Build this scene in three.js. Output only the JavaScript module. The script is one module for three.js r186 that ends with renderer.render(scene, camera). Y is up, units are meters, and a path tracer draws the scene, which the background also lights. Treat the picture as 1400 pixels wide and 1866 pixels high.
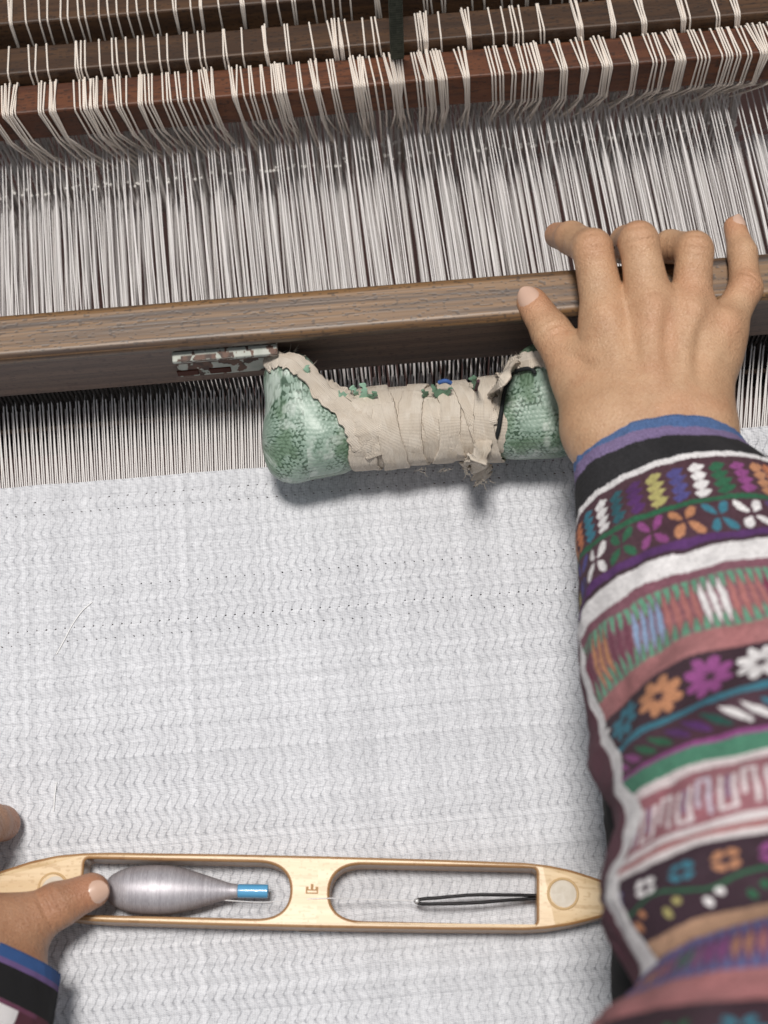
import * as THREE from 'three';
import { RoundedBoxGeometry } from 'three/addons/geometries/RoundedBoxGeometry.js';
import { mergeGeometries } from 'three/addons/utils/BufferGeometryUtils.js';

// ---------------------------------------------------------------- camera, sky, sun, exposure
const W = 1400, H = 1866, FOV = 30, D = 0.99, PITCH = 18 * Math.PI / 180, ROLL = -0.081;
const scene = new THREE.Scene();
const camera = new THREE.PerspectiveCamera(FOV, W / H, 0.05, 20);
camera.position.set(0, D * Math.cos(PITCH), D * Math.sin(PITCH));
camera.lookAt(0, 0, 0);
camera.rotateZ(ROLL);
camera.updateMatrixWorld(true);
camera.focus = 0.972;
camera.userData.fStop = 6.0;

const renderer = new THREE.WebGLRenderer({ antialias: true });
renderer.toneMapping = THREE.LinearToneMapping;
renderer.toneMappingExposure = 1.08;
renderer.shadowMap.enabled = true;

{ // one bright overcast sky
  const w = 64, h = 32, d = new Float32Array(w * h * 4);
  for (let j = 0; j < h; j++) for (let i = 0; i < w; i++) {
    const el = ((j + 0.5) / h - 0.5) * Math.PI, up = Math.sin(el);       // row 0 is straight down
    const v = up > 0 ? 0.13 + 0.21 * Math.pow(up, 0.8) : 0.04;
    d.set([v * 0.95, v * 0.995, v * 1.07, 1], (j * w + i) * 4);
  }
  const sky = new THREE.DataTexture(d, w, h, THREE.RGBAFormat, THREE.FloatType);
  sky.mapping = THREE.EquirectangularReflectionMapping;
  sky.magFilter = THREE.LinearFilter; sky.needsUpdate = true;
  scene.background = sky; scene.environment = sky;
}
const sun = new THREE.DirectionalLight(0xfffaf4, 2.75);
sun.position.set(-0.12, 3, -0.28);
sun.castShadow = true; sun.shadow.radius = 20; sun.shadow.mapSize.set(2048, 2048);
Object.assign(sun.shadow.camera, { left: -0.6, right: 0.6, top: 0.6, bottom: -0.6, near: 0.5, far: 5 });
scene.add(sun);

// ---------------------------------------------------------------- helpers
let seed = 12345;
const rnd = () => { seed = (seed * 1664525 + 1013904223) >>> 0; return seed / 4294967296; };
const rr = (a, b) => a + (b - a) * rnd();
const clamp = (x, a = 0, b = 1) => Math.min(b, Math.max(a, x));
const lerp = (a, b, t) => a + (b - a) * t;
const sstep = (a, b, x) => { const t = clamp((x - a) / (b - a)); return t * t * (3 - 2 * t); };
const hash = (x, y, z = 0) => { let n = (x * 374761393 + y * 668265263 + z * 1274126177) | 0; n = Math.imul(n ^ (n >>> 13), 1274126177); return ((n ^ (n >>> 16)) >>> 0) / 4294967296; };
function vnoise(x, y, z = 0) {
  const xi = Math.floor(x), yi = Math.floor(y), zi = Math.floor(z), f = (t) => t * t * (3 - 2 * t), u = f(x - xi), v = f(y - yi), w = f(z - zi);
  const q = (k) => lerp(lerp(hash(xi, yi, k), hash(xi + 1, yi, k), u), lerp(hash(xi, yi + 1, k), hash(xi + 1, yi + 1, k), u), v);
  return lerp(q(zi), q(zi + 1), w);
}
const fbm = (x, y, z = 0, o = 4) => { let s = 0, a = 0.5, t = 0; for (let i = 0; i < o; i++) { s += a * vnoise(x, y, z); t += a; x *= 2.03; y *= 2.03; z *= 2.03; a *= 0.5; } return s / t; };

const origin = camera.position.clone(), TY = Math.tan(FOV * Math.PI / 360);
function ray(px, py) { return new THREE.Vector3((px / W * 2 - 1) * TY * W / H, (1 - py / H * 2) * TY, -1).applyQuaternion(camera.quaternion); }
function P(px, py, h = 0) { const r = ray(px, py); return r.multiplyScalar((h - origin.y) / r.y).add(origin); }         // point at height h
function Pz(px, py, z) { const r = ray(px, py); return r.multiplyScalar((z - origin.z) / r.z).add(origin); }            // point on a plane across the loom
const SL = 0.081;                                                                                                       // slope of the loom's lines in the picture
const xAt = (px, py0, h) => P(px, py0 - SL * px, h).x;

const names = {};
const numbered = (n) => { const k = names[n] = (names[n] ?? -1) + 1; return k ? `${n}_${String(k).padStart(3, '0')}` : n; };
function shade(m) { m.castShadow = m.receiveShadow = true; return m; }
function mesh(name, geo, mat, parent) { const m = shade(new THREE.Mesh(geo, mat)); m.name = name; parent.add(m); return m; }
function thing(name, label, category, at, group) {
  const o = new THREE.Group(); o.name = numbered(name); o.userData = { label, category }; if (group) o.userData.group = group;
  if (at) o.position.copy(at); scene.add(o); return o;
}
function single(name, geo, mat, label, category) { const m = shade(new THREE.Mesh(geo, mat)); m.name = numbered(name); m.userData = { label, category }; scene.add(m); return m; }
// give a part geometry in world coordinates to a thing that stands elsewhere
function part(name, geo, mat, parent) { const o = new THREE.Vector3(); parent.updateWorldMatrix(true, false); parent.getWorldPosition(o); geo.translate(-o.x, -o.y, -o.z); return mesh(name, geo, mat, parent); }

function tube(pts, r, radial = 6, segs = 0, caps = true) {      // r: number or function of 0..1
  const n = segs || pts.length - 1, R = typeof r === 'function' ? r : () => r;
  const curve = pts.length > 2 && segs ? new THREE.CatmullRomCurve3(pts, false, 'centripetal') : null;
  const c = [];
  for (let i = 0; i <= n; i++) c.push(curve ? curve.getPoint(i / n) : pts[i]);
  const pos = [], uv = [], idx = [], nor = [];
  const t0 = c[1].clone().sub(c[0]).normalize(); let side = new THREE.Vector3(0.31, 0.8, 0.2).cross(t0).normalize();
  let len = 0;
  for (let i = 0; i <= n; i++) {
    const t = c[Math.min(n, i + 1)].clone().sub(c[Math.max(0, i - 1)]).normalize();
    side.addScaledVector(t, -side.dot(t)).normalize(); const up = t.clone().cross(side);
    if (i) len += c[i].distanceTo(c[i - 1]);
    for (let k = 0; k <= radial; k++) {
      const a = k / radial * 2 * Math.PI, d = side.clone().multiplyScalar(Math.cos(a)).addScaledVector(up, Math.sin(a));
      pos.push(c[i].x + d.x * R(i / n), c[i].y + d.y * R(i / n), c[i].z + d.z * R(i / n)); nor.push(d.x, d.y, d.z); uv.push(len, k / radial * 0.01);
      if (i < n && k < radial) { const q = i * (radial + 1) + k; idx.push(q, q + 1, q + radial + 1, q + 1, q + radial + 2, q + radial + 1); }
    }
  }
  if (caps) for (const e of [0, n]) {
    const t = c[Math.min(n, e + 1)].clone().sub(c[Math.max(0, e - 1)]).normalize().multiplyScalar(e ? 1 : -1), b = pos.length / 3;
    pos.push(c[e].x, c[e].y, c[e].z); nor.push(t.x, t.y, t.z); uv.push(0, 0);
    for (let k = 0; k <= radial; k++) { const q = (e * (radial + 1) + k) * 3; pos.push(pos[q], pos[q + 1], pos[q + 2]); nor.push(t.x, t.y, t.z); uv.push(0, 0); if (k) e ? idx.push(b, b + k, b + k + 1) : idx.push(b, b + k + 1, b + k); }
  }
  const g = new THREE.BufferGeometry();
  g.setAttribute('position', new THREE.Float32BufferAttribute(pos, 3)); g.setAttribute('normal', new THREE.Float32BufferAttribute(nor, 3)); g.setAttribute('uv', new THREE.Float32BufferAttribute(uv, 2)); g.setIndex(idx);
  return g;
}
function ribbon(pts, up, width, thick, segs = 24, seedN = 0, rag = 0.0006) {     // a strip of cloth with thickness; up(p) gives its outward side
  const curve = new THREE.CatmullRomCurve3(pts, false, 'centripetal'), pos = [], uv = [], idx = [], K = 8;
  const prof = [[-1, 0], [-0.92, 0.5], [-0.4, 0.62], [0.2, 0.5], [0.9, 0.6], [1, 0], [0.85, -0.5], [-0.85, -0.5]];
  let len = 0, last;
  for (let i = 0; i <= segs; i++) {
    const p = curve.getPoint(i / segs), t = curve.getTangent(i / segs), u = up(p, i / segs).clone(); u.addScaledVector(t, -u.dot(t)).normalize(); const s = t.clone().cross(u);
    if (last) len += last.distanceTo(p); last = p;
    const w = (typeof width === 'function' ? width(i / segs) : width) / 2;
    prof.forEach(([a, b], k) => {
      const jag = Math.abs(a) > 0.8 ? (hash(i, seedN, a < 0 ? 1 : 2) - 0.5) * rag * 2 * Math.abs(a) + (vnoise(i * 0.35, seedN, a < 0 ? 5 : 9) - 0.5) * rag * 3 : 0;
      const fold = (fbm(i * 0.25, k * 0.7, seedN, 2) - 0.5) * thick * 0.9, q = p.clone().addScaledVector(s, a * w + jag).addScaledVector(u, b * thick + fold);
      pos.push(q.x, q.y, q.z); uv.push(a * w, len);
      if (i < segs) { const A = i * K + k, B = i * K + (k + 1) % K; idx.push(A, A + K, B, B, A + K, B + K); }
    });
  }
  for (let k = 1; k < K - 1; k++) { idx.push(0, k, k + 1); const b = segs * K; idx.push(b, b + k + 1, b + k); }
  const g = new THREE.BufferGeometry(); g.setAttribute('position', new THREE.Float32BufferAttribute(pos, 3)); g.setAttribute('uv', new THREE.Float32BufferAttribute(uv, 2)); g.setIndex(idx); g.computeVertexNormals();
  return g;
}
// surface of a distance field by surface nets
function field(f, lo, hi, cell) {
  const nx = Math.ceil((hi.x - lo.x) / cell) + 1, ny = Math.ceil((hi.y - lo.y) / cell) + 1, nz = Math.ceil((hi.z - lo.z) / cell) + 1;
  const v = new Float32Array(nx * ny * nz), at = (i, j, k) => i + nx * (j + ny * k), p = new THREE.Vector3();
  for (let k = 0; k < nz; k++) for (let j = 0; j < ny; j++) for (let i = 0; i < nx; i++) { p.set(lo.x + i * cell, lo.y + j * cell, lo.z + k * cell); v[at(i, j, k)] = f(p); }
  const vid = new Int32Array(nx * ny * nz).fill(-1), pos = [], idx = [];
  for (let k = 0; k < nz - 1; k++) for (let j = 0; j < ny - 1; j++) for (let i = 0; i < nx - 1; i++) {
    let cx = 0, cy = 0, cz = 0, n = 0;
    const edge = (a, b) => { const va = v[at(i + a[0], j + a[1], k + a[2])], vb = v[at(i + b[0], j + b[1], k + b[2])]; if ((va < 0) !== (vb < 0)) { const t = va / (va - vb); cx += lerp(a[0], b[0], t); cy += lerp(a[1], b[1], t); cz += lerp(a[2], b[2], t); n++; } };
    for (const u of [0, 1]) for (const w of [0, 1]) { edge([0, u, w], [1, u, w]); edge([u, 0, w], [u, 1, w]); edge([u, w, 0], [u, w, 1]); }
    if (n) { vid[at(i, j, k)] = pos.length / 3; pos.push(lo.x + (i + cx / n) * cell, lo.y + (j + cy / n) * cell, lo.z + (k + cz / n) * cell); }
  }
  const quad = (a, b, c, d, flip) => flip ? idx.push(a, c, b, a, d, c) : idx.push(a, b, c, a, c, d);
  for (let k = 1; k < nz - 1; k++) for (let j = 1; j < ny - 1; j++) for (let i = 1; i < nx - 1; i++) {
    const s = v[at(i, j, k)] < 0;
    if (s !== v[at(i + 1, j, k)] < 0) quad(vid[at(i, j - 1, k - 1)], vid[at(i, j, k - 1)], vid[at(i, j, k)], vid[at(i, j - 1, k)], !s);
    if (s !== v[at(i, j + 1, k)] < 0) quad(vid[at(i - 1, j, k - 1)], vid[at(i - 1, j, k)], vid[at(i, j, k)], vid[at(i, j, k - 1)], !s);
    if (s !== v[at(i, j, k + 1)] < 0) quad(vid[at(i - 1, j - 1, k)], vid[at(i, j - 1, k)], vid[at(i, j, k)], vid[at(i - 1, j, k)], !s);
  }
  const nor = [], e = cell * 0.6, q = new THREE.Vector3();
  for (let i = 0; i < pos.length; i += 3) {
    const x = pos[i], y = pos[i + 1], z = pos[i + 2], n = new THREE.Vector3(f(q.set(x + e, y, z)) - f(q.set(x - e, y, z)), f(q.set(x, y + e, z)) - f(q.set(x, y - e, z)), f(q.set(x, y, z + e)) - f(q.set(x, y, z - e))).normalize();
    nor.push(n.x, n.y, n.z);
  }
  const g = new THREE.BufferGeometry(); g.setAttribute('position', new THREE.Float32BufferAttribute(pos, 3)); g.setAttribute('normal', new THREE.Float32BufferAttribute(nor, 3)); g.setIndex(idx);
  return g;
}
const smin = (a, b, k) => { const h = Math.max(k - Math.abs(a - b), 0) / k; return Math.min(a, b) - h * h * k * 0.25; };
function capsule(p, b) {
  const [A, B, ra, rb] = b, dx = B.x - A.x, dy = B.y - A.y, dz = B.z - A.z, t = clamp(((p.x - A.x) * dx + (p.y - A.y) * dy + (p.z - A.z) * dz) / (dx * dx + dy * dy + dz * dz));
  return Math.hypot(p.x - A.x - t * dx, p.y - A.y - t * dy, p.z - A.z - t * dz) - lerp(ra, rb, t);
}

// ---------------------------------------------------------------- textures
function dataTex(w, h, fn, srgb) {
  const d = new Uint8Array(w * h * 4);
  for (let j = 0; j < h; j++) for (let i = 0; i < w; i++) { const c = fn(i / w, j / h, i, j), q = (j * w + i) * 4; if (typeof c === 'number') { d[q] = d[q + 1] = d[q + 2] = clamp(c) * 255; d[q + 3] = 255; } else { d[q] = clamp(c[0]) * 255; d[q + 1] = clamp(c[1]) * 255; d[q + 2] = clamp(c[2]) * 255; d[q + 3] = 255; } }
  const t = new THREE.DataTexture(d, w, h); t.wrapS = t.wrapT = THREE.RepeatWrapping; t.magFilter = THREE.LinearFilter; t.minFilter = THREE.LinearMipmapLinearFilter; t.generateMipmaps = true;
  if (srgb) t.colorSpace = THREE.SRGBColorSpace; t.needsUpdate = true; return t;
}
const mix3 = (a, b, t) => [lerp(a[0], b[0], t), lerp(a[1], b[1], t), lerp(a[2], b[2], t)];
const rgb = (r, g, b) => [r / 255, g / 255, b / 255];
const std = (o) => new THREE.MeshStandardMaterial(o), phys = (o) => new THREE.MeshPhysicalMaterial(o);

function woodTex(tones, sx, sy, seedN, w = 1024, h = 256) {   // uv in metres, texture spans 0.5 m along the grain by 0.125 m across
  const at = (u, v) => {
    const warp = fbm(u * 3, v * 4, seedN, 3) * 0.16, f = fbm(u * sx, v * sy + warp * sy * 0.15, seedN + 7, 4), g = fbm(u * sx * 7, v * sy * 5, seedN + 13, 3), pore = vnoise(u * 240, v * 190, seedN + 3);
    return [f, g, pore];
  };
  const map = dataTex(w, h, (u, v) => { const [f, g, po] = at(u, v); let c = mix3(tones[0], tones[1], sstep(0.32, 0.62, f)); c = mix3(c, tones[2], sstep(0.48, 0.8, g) * 0.65); return mix3(c, tones[3], po > 0.78 ? 0.5 : 0); }, true);
  const bump = dataTex(w, h, (u, v) => { const [f, g, po] = at(u, v); return 0.4 * f + 0.4 * g + (po > 0.78 ? 0 : 0.2); });
  for (const t of [map, bump]) { t.repeat.set(2, 8); }
  return { map, bumpMap: bump };
}
// metre uv for boxes: along x, around y and z
function boxUV(g, off = 0) { const p = g.attributes.position, n = g.attributes.normal, uv = new Float32Array(p.count * 2); for (let i = 0; i < p.count; i++) { uv[2 * i] = p.getX(i) + 0.25; uv[2 * i + 1] = Math.abs(n.getY(i)) > 0.7 ? p.getZ(i) + off : p.getY(i) + 0.05 + off; } g.setAttribute('uv', new THREE.BufferAttribute(uv, 2)); return g; }
function plank(x0, x1, y0, y1, z0, z1, r = 0.002, off = 0) { const g = boxUV(new RoundedBoxGeometry(x1 - x0, y1 - y0, z1 - z0, 3, Math.min(r, (y1 - y0) / 2.1, (z1 - z0) / 2.1)), off); return g.translate((x0 + x1) / 2, (y0 + y1) / 2, (z0 + z1) / 2); }

// ---------------------------------------------------------------- the setting: the floor under the loom
{
  const tex = dataTex(256, 256, (u, v) => mix3(rgb(58, 34, 30), rgb(36, 21, 19), fbm(u * 12, v * 12, 2)), true); tex.repeat.set(6, 6);
  const f = mesh('floor', new THREE.PlaneGeometry(6, 6).rotateX(-Math.PI / 2).translate(0, -0.62, 0), std({ map: tex, roughness: 0.95 }), scene);
  f.userData.kind = 'structure';
}

// ---------------------------------------------------------------- woven cloth
const fellZ = P(0, 890, 0).z, clothX0 = -0.262, clothX1 = 0.275, clothZ1 = fellZ + 0.36;
{
  const w = clothX1 - clothX0, d = clothZ1 - fellZ, N = 2048, px = w / N, pz = d / N;
  const PX = 0.00484, PZ = 0.0134, thin = []; // columns of herringbone, its rise, thin weft rows
  for (const [k, s] of [[0.0095, 0.9], [0.0165, 1], [0.024, 0.3], [0.0335, 0.55], [0.0475, 0.35], [0.058, 0.9], [0.0705, 0.5], [0.0785, 0.95], [0.0855, 0.85], [0.108, 0.45], [0.119, 0.3], [0.128, 0.25], [0.153, 0.3], [0.215, 0.25], [0.262, 0.35], [0.305, 0.4], [0.33, 0.3]]) thin.push([k, s]);
  const hmap = new Uint8Array(N * N * 4), cmap = new Uint8Array(N * N * 4), amap = new Uint8Array(N * N * 4);
  const WP = 0.00121, FP = 0.00082;
  const slow = []; for (let j = 0; j < 65; j++) { slow.push([]); for (let i = 0; i < 65; i++) slow[j].push([fbm(i * 0.17, j * 0.23, 5, 3), fbm(i * 0.4, j * 0.5, 9, 3), fbm(i * 0.13, j * 0.16, 21, 3)]); }
  const look = (i, j, c) => { const x = i / N * 64, y = j / N * 64, a = Math.floor(x), b = Math.floor(y), u = x - a, v = y - b; return lerp(lerp(slow[b][a][c], slow[b][a + 1][c], u), lerp(slow[b + 1][a][c], slow[b + 1][a + 1][c], u), v); };
  for (let j = 0; j < N; j++) {
    const z = j * pz;
    for (let i = 0; i < N; i++) {
      const x = i * px, q = (j * N + i) * 4;
      const zz = z + (look(i, j, 0) - 0.5) * 0.0016, xx = x + (look(i, j, 1) - 0.5) * 0.0008;
      const row = Math.floor(zz / FP), colJ = (hash(row, 3) - 0.5) * 0.05;
      const ph = zz / PZ, tri = Math.abs(((ph % 1) + 1) % 1 * 2 - 1), up = (((ph % 1) + 1) % 1) < 0.5;
      const stepTri = up ? tri : (Math.floor(tri * 2) + sstep(0.1, 0.9, tri * 2 - Math.floor(tri * 2))) / 2; let c = xx / PX + lerp(tri, stepTri, 0.5) * 0.70 + colJ; c -= Math.floor(c);
      const contrast = 0.40 + 0.22 * sstep(0.3, 0.7, look(i, j, 2)) + 0.40 * sstep(0.30, 0.05, x) * sstep(0.06, 0.20, z) + 0.55 * sstep(0.14, 0.03, x) * sstep(0.17, 0.27, z) + 0.40 * sstep(0.30, 0.40, x);
      const gw = up ? 0.26 : 0.12, groove = 1 - sstep(0.02, gw, Math.min(c, 1 - c) + (hash(row, Math.floor(xx / PX + 0.5), 6) - 0.5) * 0.05);
      const weft = 0.5 + 0.5 * Math.cos(2 * Math.PI * (zz / FP + xx / PX * 0.55)), warp = 0.5 + 0.5 * Math.cos(2 * Math.PI * xx / WP);
      const g2 = groove * (up ? 1.15 * Math.pow(1 - weft, 0.9) * (0.55 + 0.45 * hash(row, Math.floor(xx / 0.0009), 31)) : 0.70 + 0.30 * (1 - weft));
      const vert = (1 - sstep(0.06, 0.2, tri > 0.5 ? 1 - tri : tri)) * (tri > 0.5 ? 1 : 0.2);
      let th = 0; for (const [k, s] of thin) { const dz = Math.abs(z - k + (look(i, j, 1) - 0.5) * 0.001); if (dz < 0.0007) th = Math.max(th, s * (1 - dz / 0.0007)); }
      const gap = th * (0.55 + 0.45 * hash(Math.floor(xx / PX + 0.3), Math.floor(z / 0.002), 5)) * (1 - sstep(0.06, 0.19, Math.abs(c - 0.06))) + 0.25 * th * (1 - warp);
      const hgt = 0.62 + 0.30 * weft + 0.12 * warp - 0.08 * g2 * contrast - 0.1 * vert * groove * contrast - 0.3 * gap;
      hmap[q] = hmap[q + 1] = hmap[q + 2] = clamp(hgt) * 255; hmap[q + 3] = 255;
      const grey = clamp(0.56 * g2 * contrast + 0.40 * vert * groove * contrast + 0.50 * (1 - weft) * (0.35 + 0.65 * hash(row, Math.floor(xx / 0.00121), 15)) + 0.12 * (1 - warp), 0, 0.85), tone = (hash(Math.floor(xx / WP), 8) - 0.5) * 0.035 + (hash(row, 11) - 0.5) * 0.03 + (hash(row, Math.floor(x / 0.0024), 12) - 0.5) * 0.045 - 0.045 * (Math.floor(xx / PX) % 5 === 0 ? 1 : 0) * sstep(0.3, 0.5, Math.abs(xx / PX - Math.floor(xx / PX) - 0.5)) - 0.035 * (row % 9 === 0 ? 1 : 0) + (vnoise(x * 520, 3.5) - 0.5) * 0.065 + (vnoise(x * 110, 7.5) - 0.5) * 0.018 + (vnoise(zz * 160, 9.5) - 0.5) * 0.025 + (vnoise(zz * 520, 19.5) - 0.5) * 0.05;
      const col = mix3([0.905, 0.91, 0.925], [0.58, 0.585, 0.61], grey);
      for (let k = 0; k < 3; k++) cmap[q + k] = clamp(col[k] + tone) * 255; cmap[q + 3] = 255;
      const hole = gap > 0.56 ? 0 : 255;
      amap[q] = amap[q + 1] = amap[q + 2] = hole; amap[q + 3] = 255;
    }
  }
  const T = (d, s) => { const t = new THREE.DataTexture(d, N, N); t.magFilter = THREE.LinearFilter; t.minFilter = THREE.LinearMipmapLinearFilter; t.generateMipmaps = true; if (s) t.colorSpace = THREE.SRGBColorSpace; t.needsUpdate = true; return t; };
  const mat = phys({ map: T(cmap, true), bumpMap: T(hmap), bumpScale: 0.00055, alphaMap: T(amap), alphaTest: 0.5, roughness: 0.72, sheen: 0.3, sheenRoughness: 0.5, side: THREE.DoubleSide });
  const nx = 90, nz = 70, g = new THREE.PlaneGeometry(w, d, nx, nz), p = g.attributes.position, uv = g.attributes.uv;
  for (let i = 0; i < p.count; i++) {
    const u = uv.getX(i), v = 1 - uv.getY(i), x = clothX0 + u * w, z = fellZ + v * d;
    p.setXYZ(i, x, (fbm(u * 6, v * 5, 4, 3) - 0.5) * 0.0028 * sstep(0, 0.1, v), z + (v === 0 ? (vnoise(u * 60, 3) - 0.5) * 0.0006 : 0)); uv.setXY(i, u, v);
  }
  g.computeVertexNormals();
  single('woven_cloth', g, mat, 'white and pale grey handwoven cloth with a fine herringbone weave, stretched under the shuttle', 'cloth');
}
single('loose_thread', tube([P(168, 1097, 0.0008), P(150, 1113, 0.0012), P(131, 1140, 0.001), P(118, 1165, 0.001), P(103, 1192, 0.0006)], 0.00030, 5, 20), std({ color: 0xf4f3f2, roughness: 0.7 }), 'single loose white thread lying curved on the left of the cloth', 'thread');
single('loose_thread', tube([P(103, 1425, 0.0008), P(100, 1450, 0.0012), P(98, 1478, 0.0008)], 0.00036, 5, 10), std({ color: 0xf0f0f0, roughness: 0.7 }), 'short loose white thread on the cloth just above the left end of the shuttle', 'thread');

// ---------------------------------------------------------------- beater: rails, reed, handle, hinge plate
const zF = P(0, 725, 0.022).z, zLip = zF + 0.004, lipLow = Pz(0, 671, zLip).y, railTop = Pz(0, 656, zLip).y, zBack = P(0, 571, railTop).z;
const beater = thing('beater', 'brown wooden beater bar with padded green pull handle, gripped by the right hand', 'beater', new THREE.Vector3(0, 0.022, zF - 0.01));
const railWood = woodTex([rgb(74, 57, 45), rgb(128, 96, 62), rgb(66, 57, 55), rgb(52, 41, 35)], 2.2, 34, 31);
const railMat = phys({ ...railWood, bumpScale: 0.0002, roughness: 0.42, clearcoat: 0.12, clearcoatRoughness: 0.4 });
const boardWood = woodTex([rgb(94, 77, 68), rgb(110, 90, 79), rgb(80, 67, 62), rgb(64, 52, 48)], 2, 26, 57);
const boardMat = phys({ ...boardWood, bumpScale: 0.0003, roughness: 0.5 });
const reedZ = zF - 0.004;
part('top_rail', plank(-0.32, 0.32, lipLow, railTop, zBack, zLip, 0.0045), railMat, beater);
part('front_board', plank(-0.32, 0.32, 0.022, lipLow - 0.0005, zF - 0.012, zF, 0.002), boardMat, beater);
part('reed_rail', plank(-0.32, 0.32, -0.07, -0.055, reedZ - 0.014, reedZ + 0.004, 0.002), boardMat, beater);
const pitch = P(700 + 16.3, 745, 0.012).x - P(700, 745, 0.012).x;
{
  const steel = std({ color: 0x1c1816, metalness: 0.3, roughness: 0.6 }), dent = new THREE.BoxGeometry(0.0009, 0.092, 0.005);
  for (let k = -100; k <= 100; k++) { const m = mesh('dent', dent, steel, beater); m.position.set((k + 1) * pitch / 2, -0.014 - beater.position.y, reedZ - beater.position.z); }
  part('reed_band', plank(-0.32, 0.32, -0.03, -0.0265, reedZ + 0.0027, reedZ + 0.0045, 0.0008), std({ color: 0x8a7663, roughness: 0.8 }), beater);
}
{ // rusty hinge plate with flaking pale paint, screwed to the front board
  const paint = (lim) => { const t = dataTex(512, 64, (u, v) => { const a = fbm(u * 30, v * 5, 71, 4), b = fbm(u * 60, v * 9, 77, 3); let c = mix3(rgb(104, 78, 66), rgb(72, 57, 51), sstep(0.35, 0.65, b)); if (a + 0.25 * (b - 0.5) > lim) c = mix3(rgb(196, 196, 188), rgb(158, 166, 156), b); return c; }, true); t.repeat.set(6, 20); return t; };
  const tex = paint(0.50), texL = paint(0.37);
  const m = std({ map: tex, roughness: 0.7, metalness: 0.15, bumpMap: tex, bumpScale: 0.0004 }), a = Pz(318, 667, zF + 0.006), b = Pz(510, 657, zF + 0.006);
  const y1 = Math.min(lipLow - 0.0006, Pz(318, 660, zF + 0.008).y), y0 = Pz(318, 688, zF + 0.002).y;
  const plate = part('hinge_plate', plank(a.x, b.x, y0, y1, zF, zF + 0.0022, 0.0009), m, beater);
  const lip = plank(a.x, b.x, y1 - 0.003, y1, zF + 0.0022, zF + 0.008, 0.0009); part('plate_lip', lip, std({ map: texL, roughness: 0.6, metalness: 0.1 }), plate);
  const dark = std({ color: 0x4a2419, roughness: 0.9 });
  for (const px of [345, 405]) { const c = Pz(px, 686, zF + 0.0025); part('plate_slot', plank(c.x - 0.0055, c.x + 0.0055, y0 + 0.003, y0 + 0.009, zF + 0.0018, zF + 0.0029, 0.0009), dark, plate); }
}
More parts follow.
